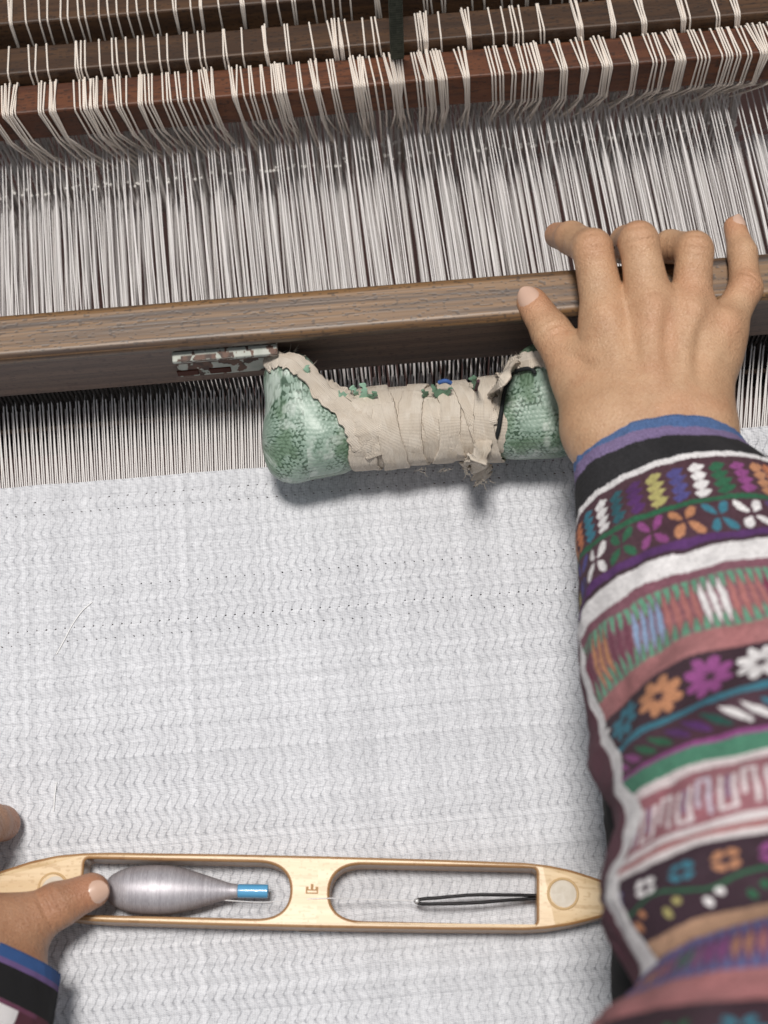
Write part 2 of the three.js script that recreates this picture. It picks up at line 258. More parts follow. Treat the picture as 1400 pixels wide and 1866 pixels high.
{ // padded handle
  const q = (x, y, h) => P(x, y, h), gripA = q(560, 790, 0.036), gripB = q(985, 758, 0.036);
  const bones = [[gripA, gripA.clone().lerp(gripB, 0.55), 0.0182, 0.0166], [gripA.clone().lerp(gripB, 0.55), gripB, 0.0166, 0.0182]];
  const left = [[q(575, 794, 0.036), q(552, 798, 0.036), 0.0196, 0.0196], [q(524, 690, 0.050), q(532, 836, 0.033), 0.0115, 0.0098], [q(585, 788, 0.038), q(534, 690, 0.050), 0.0180, 0.0115], [q(532, 836, 0.033), q(610, 822, 0.033), 0.0100, 0.0110]];
  const right = [[q(945, 763, 0.036), q(1012, 760, 0.036), 0.0196, 0.0200], [q(985, 753, 0.038), q(978, 676, 0.052), 0.0185, 0.0125], [q(1000, 758, 0.038), q(1000, 676, 0.052), 0.018, 0.0125]];
  const cut = q(1034, 765, 0.04).x;
  const f = (p) => {
    let d = smin(capsule(p, bones[0]), capsule(p, bones[1]), 0.004), l = 1, r = 1;
    for (const b of left) l = smin(l, capsule(p, b), 0.008); for (const b of right) r = smin(r, capsule(p, b), 0.008);
    d = smin(d, l, 0.006); d = smin(d, Math.max(r, p.x - cut - (p.y - 0.036) * 0.1), 0.006);
    return d + (fbm(p.x * 60, p.y * 60, p.z * 60, 2) - 0.5) * 0.0024;
  };
  const g = field(f, new THREE.Vector3(gripA.x - 0.045, 0.008, gripA.z - 0.075), new THREE.Vector3(gripB.x + 0.03, 0.085, gripA.z + 0.035), 0.0018);
  const p = g.attributes.position, uv = new Float32Array(p.count * 2), axis = gripB.clone().sub(gripA).normalize();
  for (let i = 0; i < p.count; i++) { const v = new THREE.Vector3().fromBufferAttribute(p, i).sub(gripA), t = v.dot(axis); uv[2 * i] = t; uv[2 * i + 1] = Math.atan2(v.y, v.z) * 0.019; }
  g.setAttribute('uv', new THREE.BufferAttribute(uv, 2));
  const speck = (u, v) => vnoise(u * 62, v * 80, 29) * 0.6 + vnoise(u * 120, v * 150, 31) * 0.4;
  const scale = (u, v) => { const x = u * 30 + (vnoise(u * 12, v * 12, 7) - 0.5) * 0.9, y = v * 36 + (vnoise(u * 12, v * 12, 17) - 0.5) * 0.9, o = Math.floor(y) % 2 ? 0.5 : 0, a = x + o - Math.floor(x + o) - 0.5, b = y - Math.floor(y) - 0.5; return Math.abs(a) + Math.abs(b) * 0.9 + (vnoise(u * 90, v * 90, 3) - 0.5) * 0.35; };
  const col = dataTex(1024, 1024, (u, v) => { const s = scale(u, v), n = fbm(u * 7, v * 7, 41, 4), n2 = fbm(u * 40, v * 40, 43, 3); let c = mix3(rgb(164, 184, 170), rgb(128, 152, 136), n2); c = mix3(c, rgb(58, 82, 64), sstep(0.47, 0.62, s * 0.45 + speck(u, v) * 0.58) * sstep(0.28, 0.54, n)); c = mix3(c, rgb(98, 124, 98), sstep(0.46, 0.66, n) * 0.7); return mix3(c, rgb(206, 214, 206), sstep(0.56, 0.74, fbm(u * 12, v * 12, 91, 3)) * 0.6); }, true);
  const bmp = dataTex(1024, 1024, (u, v) => 1 - scale(u, v)); for (const t of [col, bmp]) t.repeat.set(14, 14);
  const cover = part('padded_handle', g, phys({ map: col, bumpMap: bmp, bumpScale: 0.00025, roughness: 0.45, clearcoat: 0.5, clearcoatRoughness: 0.35 }), beater);
  cover.userData.label = 'green scaly padded pull handle bound round its middle with beige cloth strips';
  const weaveB = dataTex(512, 512, (u, v) => 0.55 * fbm(u * 34, v * 5, 88, 3) + 0.25 * fbm(u * 14, v * 9, 89, 2) + 0.10 * Math.sin(u * 6.283 * 64) + 0.10 * Math.sin(v * 6.283 * 64)); weaveB.repeat.set(22, 22);
  const beigeTex = dataTex(256, 256, (u, v) => mix3(rgb(232, 222, 208), rgb(208, 194, 176), fbm(u * 8, v * 8, 61, 4)), true); beigeTex.repeat.set(18, 18);
  const beige = phys({ map: beigeTex, bumpMap: weaveB, bumpScale: 0.0011, roughness: 0.9, sheen: 0.4, side: THREE.DoubleSide });
  const axisPt = (p) => gripA.clone().addScaledVector(axis, p.clone().sub(gripA).dot(axis)), out = (p) => p.clone().sub(axisPt(p));
  const L = gripA.distanceTo(gripB), upv = new THREE.Vector3(0, 1, 0), fw = axis.clone().cross(upv).normalize();
  const wraps = [[0.27, 0.012, 0.005, 0.0004], [0.34, 0.011, -0.004, 0.0012], [0.41, 0.012, 0.003, 0.0], [0.475, 0.010, -0.005, 0.0013], [0.535, 0.011, 0.004, 0.0003], [0.59, 0.0095, -0.003, 0.0015], [0.645, 0.0105, 0.005, 0.0005], [0.70, 0.0095, -0.006, 0.0014], [0.75, 0.010, 0.004, 0.0004], [0.79, 0.009, -0.005, 0.0016]];
  for (const [t, k] of [[0.31, 0], [0.45, 1], [0.59, 2], [0.72, 3]]) wraps.unshift([t, 0.027, 0.0012 * (k % 2 ? 1 : -1), -0.0005]);
  wraps.forEach(([t, w, tilt, dr], k) => {
    const R0 = 0.0178 + 0.0022 * Math.abs(t - 0.55) / 0.3 + dr, pts = []; for (let a = 0; a <= 16; a++) { const th = a / 16 * 2 * Math.PI - 0.6 + k * 1.3, wob = (vnoise(a * 0.9, k, 3) - 0.5) * 0.0008; pts.push(gripA.clone().addScaledVector(axis, t * L + Math.sin(th * 1 + k) * tilt).addScaledVector(upv, Math.sin(th) * (R0 + wob)).addScaledVector(fw, Math.cos(th) * (R0 + wob))); }
    part('cloth_wrap', ribbon(pts, out, (v) => w * (1.1 + 0.35 * (vnoise(v * 9, k, 5) - 0.5)), 0.0014, 90, k * 7 + 1, 0.00025), beige, cover);
  });
  const on = (x, y, lift = 0) => { // a point of the handle's surface seen at a pixel, found by walking the field
    const r = ray(x, y).normalize(); let t = 0.8; for (let i = 0; i < 90; i++) { const d = f(origin.clone().addScaledVector(r, t)); if (d < 0.0002) break; t += Math.max(d * 0.8, 0.0002); if (t > 1.05) { t = 0.93; break; } } return origin.clone().addScaledVector(r, t - lift);
  };
  const grad = (p) => { const e = 0.0015, q2 = p.clone(); return new THREE.Vector3(f(q2.set(p.x + e, p.y, p.z)) - f(q2.set(p.x - e, p.y, p.z)), f(q2.set(p.x, p.y + e, p.z)) - f(q2.set(p.x, p.y - e, p.z)), f(q2.set(p.x, p.y, p.z + e)) - f(q2.set(p.x, p.y, p.z - e))).normalize().add(new THREE.Vector3(0, 0.4, 0)); };
  const strap = (list, w, s, l0, l1) => part('cloth_wrap', ribbon(list.map(([x, y], i) => on(x, y, lerp(l0, l1, i / (list.length - 1)))), grad, w, 0.0018, 60, s, 0.0009), beige, cover);
  strap([[486, 672], [494, 660], [512, 653], [536, 660], [560, 680], [590, 712], [622, 744], [650, 780], [664, 812], [668, 834]], (t) => lerp(0.0085, 0.013, t), 101, 0.0012, 0.0036);
  strap([[585, 708], [620, 726], [648, 748], [672, 786], [690, 830]], 0.014, 103, 0.002, 0.0042);
  strap([[1002, 652], [972, 655], [938, 666], [914, 688], [901, 718], [890, 762], [882, 802], [872, 842]], (t) => lerp(0.010, 0.0085, t), 111, 0.0014, 0.0042);
  // knot tail hanging off the grip
  part('cloth_wrap', ribbon([on(866, 838, 0.002), P(868, 849, 0.024), P(876, 860, 0.018), P(883, 873, 0.013)], () => new THREE.Vector3(0, 1, 0.2), (t) => lerp(0.008, 0.010, t), 0.0016, 24, 120, 0.0016), beige, cover);
  part('cloth_wrap', ribbon([on(860, 840, 0.002), P(853, 848, 0.024), P(850, 856, 0.019)], () => new THREE.Vector3(0, 1, 0.2), (t) => lerp(0.007, 0.004, t), 0.0014, 14, 123, 0.0014), beige, cover);
  const blackM = std({ color: 0x14181a, roughness: 0.8 });
  part('black_cord', tube([[976, 680], [968, 672], [948, 674], [931, 686], [921, 708], [915, 742], [908, 785], [895, 822]].map(([x, y], i) => on(x, y, 0.0018 + i * 0.0002)), 0.0011, 7, 60), blackM, cover);
  part('dark_thread', tube([[872, 694], [868, 716], [872, 740], [864, 758]].map(([x, y]) => on(x, y, 0.0035)), 0.0009, 6, 24), std({ color: 0x4a3038, roughness: 0.9 }), cover);
  part('dark_thread', tube([[584, 724], [596, 730], [610, 732]].map(([x, y]) => on(x, y, 0.0022)), 0.0008, 6, 16), std({ color: 0x2f3f37, roughness: 0.9 }), cover);
  part('blue_thread', tube([P(800, 697, 0.062), P(812, 694, 0.064), P(822, 698, 0.062)], 0.0011, 6, 12), std({ color: 0x3d5f9c, roughness: 0.8 }), cover);
  // torn green flakes and frayed beige ends
  const green = [std({ color: 0x6f9078, roughness: 0.8, side: THREE.DoubleSide }), std({ color: 0x93b8a0, roughness: 0.8, side: THREE.DoubleSide })];
  const flake = (x0, y0, x1, y1, w, s, h) => part('torn_flake', ribbon([P(x0, y0, h - 0.008), P((x0 + x1) / 2 + (s % 3 - 1) * 3, (y0 + y1) / 2, h - 0.003), P(x1, y1, h)], () => new THREE.Vector3(0.1, 1, 0.3), (t) => w * (1 - 0.75 * t), 0.0007, 12, s, 0.0007), green[s % 2], cover);
  [[664, 728, 660, 698, 0.0045, 1, 0.061], [672, 730, 682, 714, 0.004, 2, 0.061], [640, 722, 616, 714, 0.005, 3, 0.060], [650, 722, 638, 706, 0.004, 5, 0.060], [776, 722, 770, 710, 0.004, 4, 0.061], [800, 722, 790, 700, 0.0055, 6, 0.062], [808, 720, 818, 706, 0.005, 8, 0.061], [562, 690, 560, 666, 0.004, 7, 0.066], [868, 702, 862, 684, 0.004, 12, 0.064]].forEach((a) => flake(...a));
  const fr = []; for (let k = 0; k < 70; k++) {
    const T = [[548, 655], [560, 672], [505, 646], [530, 646], [915, 668], [930, 658], [948, 652], [985, 640], [884, 878], [876, 880], [850, 862], [812, 858], [770, 856]][k % 13], a = on(T[0] + rr(-9, 9), T[1] + rr(-5, 5), 0.001), n = new THREE.Vector3(rr(-1, 1), rr(0, 1), T[1] > 800 ? rr(0.3, 1) : rr(-1, 0.1)).normalize().multiplyScalar(rr(0.002, 0.006));
    fr.push(tube([a, a.clone().addScaledVector(n, 0.6), a.clone().add(n).add(new THREE.Vector3(rr(-1, 1) * 0.001, 0, rr(-1, 1) * 0.001))], (t) => 0.0002 * (1.2 - t), 4, 4));
  }
  const fm = part('frayed_ends', mergeGeometries(fr), beige, cover); fm.userData.kind = 'stuff';
}

// ---------------------------------------------------------------- warp
const threadMat = phys({ color: new THREE.Color(0.82, 0.79, 0.775), roughness: 0.75, sheen: 0.3 });
const warpMat = threadMat, lowMat = threadMat;
const reedW = 0.005, eyes = [];
{
  const upper = [], lower = [];
  const reedX = (x) => x + (x - xAt(250, 890, 0)) * 0.030;
  for (let k = -50; k <= 57; k++) {
    const cx = (k + 0.5) * pitch; // at the fell
    const gap = Math.abs(cx - P(748, 505, 0.01).x) < pitch * 0.5;
    const n = 4;
    for (let j = 0; j < n; j++) {
      const up = j % 2 === 0, xf = cx + ((j + 0.5) / n - 0.5) * pitch + rr(-1, 1) * 0.00016, xr = reedX(cx) + (j - 1.5) * 0.00078 + rr(-1, 1) * 0.0001;
      const hR = up ? reedW : -0.003 - (j === 3 ? 0.002 : 0), r = rr(0.00034, 0.00040);
      const pts = [new THREE.Vector3(xf, -0.0006, fellZ + 0.002), new THREE.Vector3(lerp(xf, xr, 0.5), hR * 0.5, lerp(fellZ, reedZ, 0.5)), new THREE.Vector3(xr, hR, reedZ)];
      upper.push(tube(pts, (t) => r * lerp(1.12, 0.88, t), 5, 0, false));
      if (gap && up) continue;
      // on to the heddle eyes
      const px = 700 + (xr / pitch) * 16.3, tilt = 0.095 + 0.075 * clamp(px / 1400, 0, 1) + rr(-0.012, 0.012) - SL;
      if (up) {
        const ez = P(0, 292 - 2 + rr(-13, 14), 0.014).z + 0.016 * Math.max(0, (px - 500) / 900) * -0.9, ex = xr - tilt * (reedZ - ez) * 1.0, e = new THREE.Vector3(ex + rr(-1, 1) * 0.0006, 0.0145 + rr(-0.001, 0.001), ez);
        upper.push(tube([e.clone().add(new THREE.Vector3(-0.0015, -0.012, -0.012)), e, new THREE.Vector3(lerp(e.x, xr, 0.5), 0.013, lerp(ez, reedZ, 0.5)), new THREE.Vector3(xr, hR, reedZ)], (t) => t < 0.1 ? 0.00012 : t < 0.4 ? 0.00027 : 0.00035, 5, 0, false));
        eyes.push(e);
      }
      for (let m = 0; m < (up ? 1 : 2); m++) {
        const x1 = xr + rr(-1, 1) * 0.0045, ez = P(0, 330 + rr(-8, 20), -0.012).z, h1 = -0.016 - 0.030 * rnd(), ex = x1 - (tilt * 0.7 + rr(-0.02, 0.02)) * (reedZ - ez);
        lower.push(tube([new THREE.Vector3(ex, h1 - 0.05, ez - 0.02), new THREE.Vector3(ex, h1, ez), new THREE.Vector3(x1, gap ? h1 : h1 * 0.8, reedZ)], rr(0.00030, 0.00044), 5, 0, false));
      }
    }
  }
  const warp = thing('warp', 'taut white warp threads running from the heddles through the beater to the cloth', 'warp threads', new THREE.Vector3(0, 0, reedZ));
  const a = part('raised_threads', mergeGeometries(upper), warpMat, warp); a.userData.kind = 'stuff';
  const b = part('lowered_threads', mergeGeometries(lower), lowMat, warp); b.userData.kind = 'stuff';
}

// ---------------------------------------------------------------- heddle bars with their cords
const cordTex = dataTex(64, 64, (u, v) => mix3(rgb(243, 234, 224), rgb(214, 201, 188), 0.5 + 0.5 * Math.sin((u * 2 + v) * 6.283 * 2)), true); cordTex.repeat.set(180, 100);
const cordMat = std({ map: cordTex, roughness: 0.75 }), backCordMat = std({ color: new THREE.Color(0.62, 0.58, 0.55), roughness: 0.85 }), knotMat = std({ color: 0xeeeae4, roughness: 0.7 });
function heddleBar(label, ridgeY, hr, side, tones, seedN, list, hang) {
  const al = -0.26, s = side, ca = Math.cos(al), sa = Math.sin(al);
  const ridge = P(0, ridgeY, hr), off = (y, z) => [y * ca - z * sa, y * sa + z * ca], [ry, rz] = off(s / 2, s / 2), cy = hr - ry, cz = ridge.z - rz;
  const t = thing('heddle_bar', label, 'heddle bar', new THREE.Vector3(0, cy, cz), 'heddle bars of the loom');
  const bar = mesh('bar', boxUV(new RoundedBoxGeometry(0.66, s, s, 3, 0.0016), seedN * 0.013), phys({ ...woodTex(tones, 4, 16, seedN), bumpScale: 0.0003, roughness: 0.55 }), t);
  bar.rotation.x = al;
  const loc = (x, y, z, lift) => { const [a, b] = off(y + Math.sign(y) * lift, z + Math.sign(z) * lift); return new THREE.Vector3(x, cy + a, cz + b); };
  const knots = [];
  for (const [px, n, w = 0, cross = 0] of list) for (let k = 0; k < n; k++) {
    const f = n > 1 ? k / (n - 1) - 0.5 : 0, c = xAt(px + f * w * (n > 2 ? 0.82 : 1), ridgeY, hr), m = 0.00026, lift = 0.0009 + (n > 2 && k % 2 ? 0.0007 : 0);
    const fan = n > 2 ? 1.35 : 1, drift = (px - 690) / 700;
    const top = c - (n > 1 ? -f * w * m * (fan - 1) : 0) + rr(-3, 3) * m * (n > 2 ? 1.6 : 1) + (hang ? -0.0015 * (drift + 1) : -0.0008), bot = c + (hang ? 0.0013 - drift * 0.004 : rr(0, 5) * m) + rr(-2, 2) * m + (n > 2 ? (rnd() < 0.35 ? -f * w * m * 1.1 : 0) : 0);
    const pts = [loc(top, 0, -s / 2, lift), loc(top, s / 2 - 0.0015, -s / 2, lift), loc(top, s / 2, -s / 2 + 0.0015, lift), loc(lerp(top, c, 0.9), s / 2, s / 2 - 0.0018, lift), loc(c, s / 2 - 0.0018, s / 2, lift), loc(bot, -s / 2 + 0.001, s / 2, lift)];
    if (hang) {
      const e = P(0, hang + rr(-10, 16), -0.006), free = bot + 0.001 - drift * rr(0.008, 0.019) + rr(-1, 1) * (n > 3 ? 0.003 : 0.0012), end = new THREE.Vector3(free, -0.006 + rr(-0.002, 0.002), e.z - 0.006 * drift * (drift > 0 ? 1.6 : 1));
      const b = pts[5]; pts.push(new THREE.Vector3(lerp(b.x, end.x, 0.45), lerp(b.y, end.y, 0.45) - 0.0012, lerp(b.z, end.z, 0.45)), end, end.clone().add(new THREE.Vector3(rr(-1, 1) * 0.001, -0.03, 0.004)));
      if (rnd() < 0.6) knots.push(new THREE.IcosahedronGeometry(0.0009, 1).translate(end.x, end.y + 0.001, end.z + 0.0008));
    } else pts.push(loc(bot, -s / 2, s / 2 - 0.004, lift));
    part('heddle_cord', tube(pts, 0.00051, 7, 0, false), cordMat, t);
  }
  if (knots.length) { const kn = part('heddle_eyes', mergeGeometries(knots), knotMat, t); kn.userData.kind = 'stuff'; }
  return { t, cy, cz };
}
const L1 = [[14, 6, 22], [28, 1], [75, 3, 10], [96, 5, 13], [137, 1], [150, 2, 6], [159, 3, 11], [167, 1], [175, 3, 7], [189, 1], [195, 1], [217, 3, 11], [231, 1], [256, 3, 8], [266, 1], [273, 1], [278, 1], [298, 1], [309, 2, 6], [325, 1], [331, 1], [344, 1], [353, 1], [368, 1], [384, 5, 16], [428, 4, 9], [445, 1], [457, 1], [463, 1], [478, 1], [484, 1], [498, 1], [508, 3, 9], [516, 2, 5], [522, 1], [549, 2, 5], [578, 5, 12], [605, 1], [612, 2, 5], [646, 1], [655, 7, 21], [668, 2, 5], [684, 1], [698, 1], [724, 10, 31], [763, 2, 6], [776, 1], [783, 6, 15], [803, 4, 9], [812, 2, 5], [850, 5, 12], [900, 2, 6], [914, 2, 6], [937, 2, 6], [956, 2, 5], [966, 1], [978, 2, 6], [986, 3, 9], [1028, 4, 13], [1066, 4, 13], [1102, 3, 8], [1112, 3, 9], [1157, 4, 12], [1194, 2, 6], [1210, 2, 6], [1241, 7, 21], [1276, 2, 7], [1290, 2, 7], [1317, 1], [1325, 1], [1333, 2, 5], [1344, 1], [1350, 1], [1364, 1], [1370, 1], [1394, 6, 17], [-14, 3, 10], [1418, 3, 10]];
const L2 = [[15, 1], [55, 1], [65, 1], [88, 1], [138, 1], [143, 1], [148, 1], [156, 1], [183, 1], [206, 1], [215, 1], [232, 1], [252, 1], [265, 1], [292, 1], [306, 1], [340, 2, 4], [365, 1], [374, 1], [411, 2, 6], [443, 1], [486, 3, 5], [526, 2, 5], [572, 1], [611, 4, 8], [623, 3, 6], [636, 1], [665, 1], [683, 1], [692, 1], [762, 1], [767, 1], [776, 4, 8], [804, 1], [855, 4, 7], [899, 1], [922, 1], [937, 1], [945, 1], [953, 1], [985, 1], [992, 1], [1057, 5, 12], [1118, 4, 8], [1174, 4, 9], [1246, 5, 9], [1258, 1], [1309, 2, 5], [1344, 4, 9], [-10, 1], [1412, 2, 5]];
const L3 = [[20, 3, 4], [48, 1], [73, 1], [87, 1], [111, 1], [124, 1], [144, 1], [156, 1], [181, 1], [198, 1], [214, 1], [233, 1], [251, 1], [270, 1], [284, 1], [319, 2, 4], [348, 1], [366, 2, 3], [399, 1], [442, 3, 7], [481, 3, 4], [506, 1], [535, 2, 5], [571, 1], [589, 1], [606, 1], [619, 1], [638, 1], [686, 4, 8], [770, 1], [777, 1], [783, 1], [803, 1], [811, 1], [859, 1], [881, 2, 4], [912, 1], [931, 1], [961, 2, 4], [1003, 1], [1026, 1], [1058, 1], [1075, 2, 4], [1082, 1], [1119, 1], [1151, 1], [1161, 1], [1204, 1], [1214, 1], [1222, 1], [1281, 1], [1330, 1], [1380, 2, 4], [-20, 1]];
const brown = [rgb(78, 43, 26), rgb(100, 58, 34), rgb(62, 35, 22), rgb(42, 25, 17)], dark = [rgb(62, 42, 27), rgb(82, 57, 36), rgb(50, 34, 23), rgb(34, 23, 16)];
const bar1 = heddleBar('reddish brown heddle bar nearest the beater, thickly hung with white cords', 209, 0.058, 0.0205, brown, 11, L1, 300);
const bar2 = heddleBar('dark brown middle heddle bar between two others, with sparse white cords', 136, 0.058, 0.0200, dark, 23, L2, 0);
const bar3 = heddleBar('dark brown heddle bar at the very top edge, farthest from the beater', 44, 0.058, 0.0215, dark, 37, L3, 0);
{ // cords of the rear bars hanging down behind the front one
  const mk = (bar, z1, hy, n, target) => {
    const cords = [], knots = [];
    for (let k = 0; k < n; k++) {
      const x = -0.23 + 0.46 * (k + rr(-0.45, 0.45)) / n, drift = x / 0.2, e = P(0, hy + rr(-7, 7), -0.008), end = new THREE.Vector3(x - drift * 0.012 + rr(-1, 1) * 0.002, -0.008, e.z - 0.004 * drift);
      const s = new THREE.Vector3(x, bar.cy - 0.012, bar.cz + 0.010);
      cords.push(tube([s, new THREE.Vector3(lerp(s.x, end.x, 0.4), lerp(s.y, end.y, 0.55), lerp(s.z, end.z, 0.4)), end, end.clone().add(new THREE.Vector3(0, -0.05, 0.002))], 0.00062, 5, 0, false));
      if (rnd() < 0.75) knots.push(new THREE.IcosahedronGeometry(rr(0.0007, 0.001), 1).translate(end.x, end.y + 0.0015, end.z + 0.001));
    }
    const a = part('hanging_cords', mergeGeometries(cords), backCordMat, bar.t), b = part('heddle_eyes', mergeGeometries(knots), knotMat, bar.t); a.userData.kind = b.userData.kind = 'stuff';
  };
  mk(bar2, 0, 318, 210); mk(bar3, 0, 345, 210);
}
{ // two dark webbing straps hanging between the bars
  const tex = dataTex(64, 256, (u, v) => mix3(rgb(92, 97, 82), rgb(56, 60, 50), clamp(fbm(u * 6, v * 30, 15, 3) * 1.2 - 0.1 + 0.2 * Math.sin(v * 6.283 * 40))), true); tex.repeat.set(40, 12);
  const m = std({ map: tex, bumpMap: tex, bumpScale: 0.0005, roughness: 0.95 });
  const strap = (x0, x1, yb, z, yLow, label) => {
    const a = xAt(x0, yb, yLow), b = xAt(x1, yb, yLow), g = plank(a, b, yLow, 0.30, z - 0.0016, z + 0.0016, 0.0012);
    const t = single('hanging_strap', g.translate(-(a + b) / 2, -yLow, -z), m, label, 'strap'); t.position.set((a + b) / 2, yLow, z); return t;
  };
  const zA = bar2.cz + 0.0155, low = Pz(737, 104, zA).y;
  strap(736 - 24, 736 + 1, 165, zA, low, 'grey green webbing strap hanging in front of the middle heddle bar');
  const zB = bar3.cz + 0.0165, lowB = Pz(722, 45, zB).y;
  strap(711, 733, 105, zB, lowB, 'darker webbing strap just behind, hanging in front of the farthest heddle bar');
}

// ---------------------------------------------------------------- shuttle and bobbin
{
  const A = P(-8, 1612, 0.02), B = P(1172, 1638, 0.02), ang = Math.atan2(-(B.z - A.z), B.x - A.x), mid = A.clone().lerp(B, 0.5), len = A.distanceTo(B), k = len / Math.hypot(1180, 26);
  // plan coordinates: pixels along and across the shuttle, measured from its middle
  const along = (x) => (x - 582) * k, outline = [[-60, 0], [-40, 13], [0, 28], [50, 45], [100, 56], [150, 61], [200, 63], [400, 64.5], [582, 64.5], [800, 63], [960, 60.5], [1000, 57], [1040, 50], [1070, 42], [1100, 33], [1140, 20], [1165, 9], [1172, 0]], half = (x) => { let i = 0; while (i < outline.length - 2 && outline[i + 1][0] < x) i++; const [a, b] = [outline[i], outline[i + 1]]; return lerp(a[1], b[1], clamp((x - a[0]) / (b[0] - a[0]))) * k; };
  const shape = new THREE.Shape(), N = 120; let first = true;
  for (const sgn of [1, -1]) for (let i = 0; i <= N; i++) { const u = (i / N) * 2 - 1, x = 556 + 616 * sgn * Math.sin(u * Math.PI / 2), y = sgn * half(x); if (first) { shape.moveTo(along(x), y); first = false; } else if (i > 0 && !(sgn < 0 && i === N)) shape.lineTo(along(x), y); }
  const hole = (x0, x1, flat) => { // flat: +1 square end on the right, -1 on the left
    const p = new THREE.Path(), r = 50.5 * k, c = 10 * k, a = along(x0), b = along(x1), R = 62 * k;
    if (flat > 0) { p.moveTo(b, -r + c); p.lineTo(b, r - c); p.quadraticCurveTo(b, r, b - c, r); p.lineTo(a + R, r); p.bezierCurveTo(a + R * 0.3, r, a, r * 0.6, a, 0); p.bezierCurveTo(a, -r * 0.6, a + R * 0.3, -r, a + R, -r); p.lineTo(b - c, -r); p.quadraticCurveTo(b, -r, b, -r + c); }
    else { p.moveTo(a, r - c); p.lineTo(a, -r + c); p.quadraticCurveTo(a, -r, a + c, -r); p.lineTo(b - R, -r); p.bezierCurveTo(b - R * 0.3, -r, b, -r * 0.6, b, 0); p.bezierCurveTo(b, r * 0.6, b - R * 0.3, r, b - R, r); p.lineTo(a + c, r); p.quadraticCurveTo(a, r, a, r - c); }
    return p;
  };
  shape.holes.push(hole(152, 532, -1), hole(604, 980, 1));
  const Ht = 0.019, bev = 0.0013;
  const g = new THREE.ExtrudeGeometry(shape, { depth: Ht - 2 * bev, bevelEnabled: true, bevelThickness: bev, bevelSize: bev, bevelOffset: -bev, bevelSegments: 4, curveSegments: 14 });
  g.rotateX(-Math.PI / 2).translate(0, bev, 0);
  { const p = g.attributes.position, uv = new Float32Array(p.count * 2); for (let i = 0; i < p.count; i++) { const x = p.getX(i), y = p.getY(i), t = Math.abs(x) / (len / 2); const low = sstep(0.70, 1.02, t); p.setY(i, 0.0008 + lerp(y, 0.006 + y * 0.45, low)); uv[2 * i] = x; uv[2 * i + 1] = p.getZ(i) + p.getY(i) * 0.7; } g.setAttribute('uv', new THREE.BufferAttribute(uv, 2)); g.computeVertexNormals(); }
  const tex = woodTex([rgb(214, 184, 140), rgb(226, 200, 160), rgb(196, 164, 120), rgb(190, 156, 112)], 3, 20, 83);
  const wood = phys({ ...tex, bumpScale: 0.00015, roughness: 0.48, clearcoat: 0.32, clearcoatRoughness: 0.32 });
  const sh = thing('shuttle', 'pale varnished wooden boat shuttle with two long slots, lying across the cloth', 'shuttle', new THREE.Vector3(mid.x, 0.0008, mid.z));
  sh.rotation.y = ang;
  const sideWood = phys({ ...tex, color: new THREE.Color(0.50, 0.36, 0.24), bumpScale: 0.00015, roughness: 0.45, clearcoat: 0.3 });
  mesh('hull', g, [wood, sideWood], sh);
  const local = (px, py, h) => { const w = P(px, py, h + 0.0008).sub(sh.position); return w.applyAxisAngle(new THREE.Vector3(0, 1, 0), -ang); };
  const topAt = (x) => 0.0008 + lerp(Ht, 0.006 + Ht * 0.45, sstep(0.70, 1.02, Math.abs(x) / (len / 2)));
  for (const [x, y] of [[1026, 1629], [96, 1618]]) { // round plug at each end
    const c = local(x, y, Ht), plugTex = dataTex(64, 64, (u, v) => mix3(rgb(222, 214, 202), rgb(196, 184, 166), fbm(u * 8, v * 8, 19, 3)), true);
    const m = mesh('end_plug', new THREE.SphereGeometry(0.0068, 28, 12).scale(1, 0.09, 1), phys({ map: plugTex, roughness: 0.65 }), sh); const tiltZ = Math.atan2(topAt(c.x + 0.004) - topAt(c.x - 0.004), 0.008); m.position.set(c.x, topAt(c.x) - 0.0005, c.z); m.rotation.z = tiltZ;
    const ringM = mesh('plug_ring', new THREE.TorusGeometry(0.0071, 0.0006, 8, 36).rotateX(Math.PI / 2), std({ color: 0xc9a878, roughness: 0.5 }), sh); ringM.position.set(c.x, topAt(c.x) - 0.0002, c.z); ringM.rotation.z = tiltZ;
  }
  { // stamped mark on the bridge
    const s = new THREE.Shape([[-7, -5], [-7, 3], [-4, 3], [-4, 0], [-1.5, 0], [-1.5, 6], [1.5, 6], [1.5, 0], [4, 0], [4, 3], [7, 3], [7, -5]].map(([x, y]) => new THREE.Vector2(x * 0.00042, y * 0.00042)));
    s.holes.push(new THREE.Path([[-5.4, -3.6], [5.4, -3.6], [5.4, -1.4], [-5.4, -1.4]].map(([x, y]) => new THREE.Vector2(x * 0.00042, y * 0.00042))));
    const c = local(569, 1621, Ht), m = mesh('stamped_mark', new THREE.ExtrudeGeometry(s, { depth: 0.00015, bevelEnabled: false }).rotateX(-Math.PI / 2), std({ color: 0xa67d4a, roughness: 0.6 }), sh); m.position.set(c.x, Ht + 0.0008, c.z);
  }
  const wirePts = [[982, 1632, 0.011], [930, 1631, 0.0125], [860, 1631, 0.0135], [800, 1636, 0.0135], [766, 1639, 0.013], [757, 1642, 0.013], [764, 1646, 0.013], [800, 1647, 0.0135], [870, 1645, 0.013], [930, 1640, 0.012], [982, 1637, 0.0105]].map((a) => local(...a));
  mesh('tension_wire', tube(wirePts, 0.00085, 8, 90), phys({ color: 0x1c1a1c, roughness: 0.45, metalness: 0.5 }), sh);
  mesh('wire_eye', new THREE.SphereGeometry(0.0012, 12, 8), std({ color: 0xd8d8d8, roughness: 0.35, metalness: 0.4 }), sh).position.copy(local(760, 1642, 0.0142));

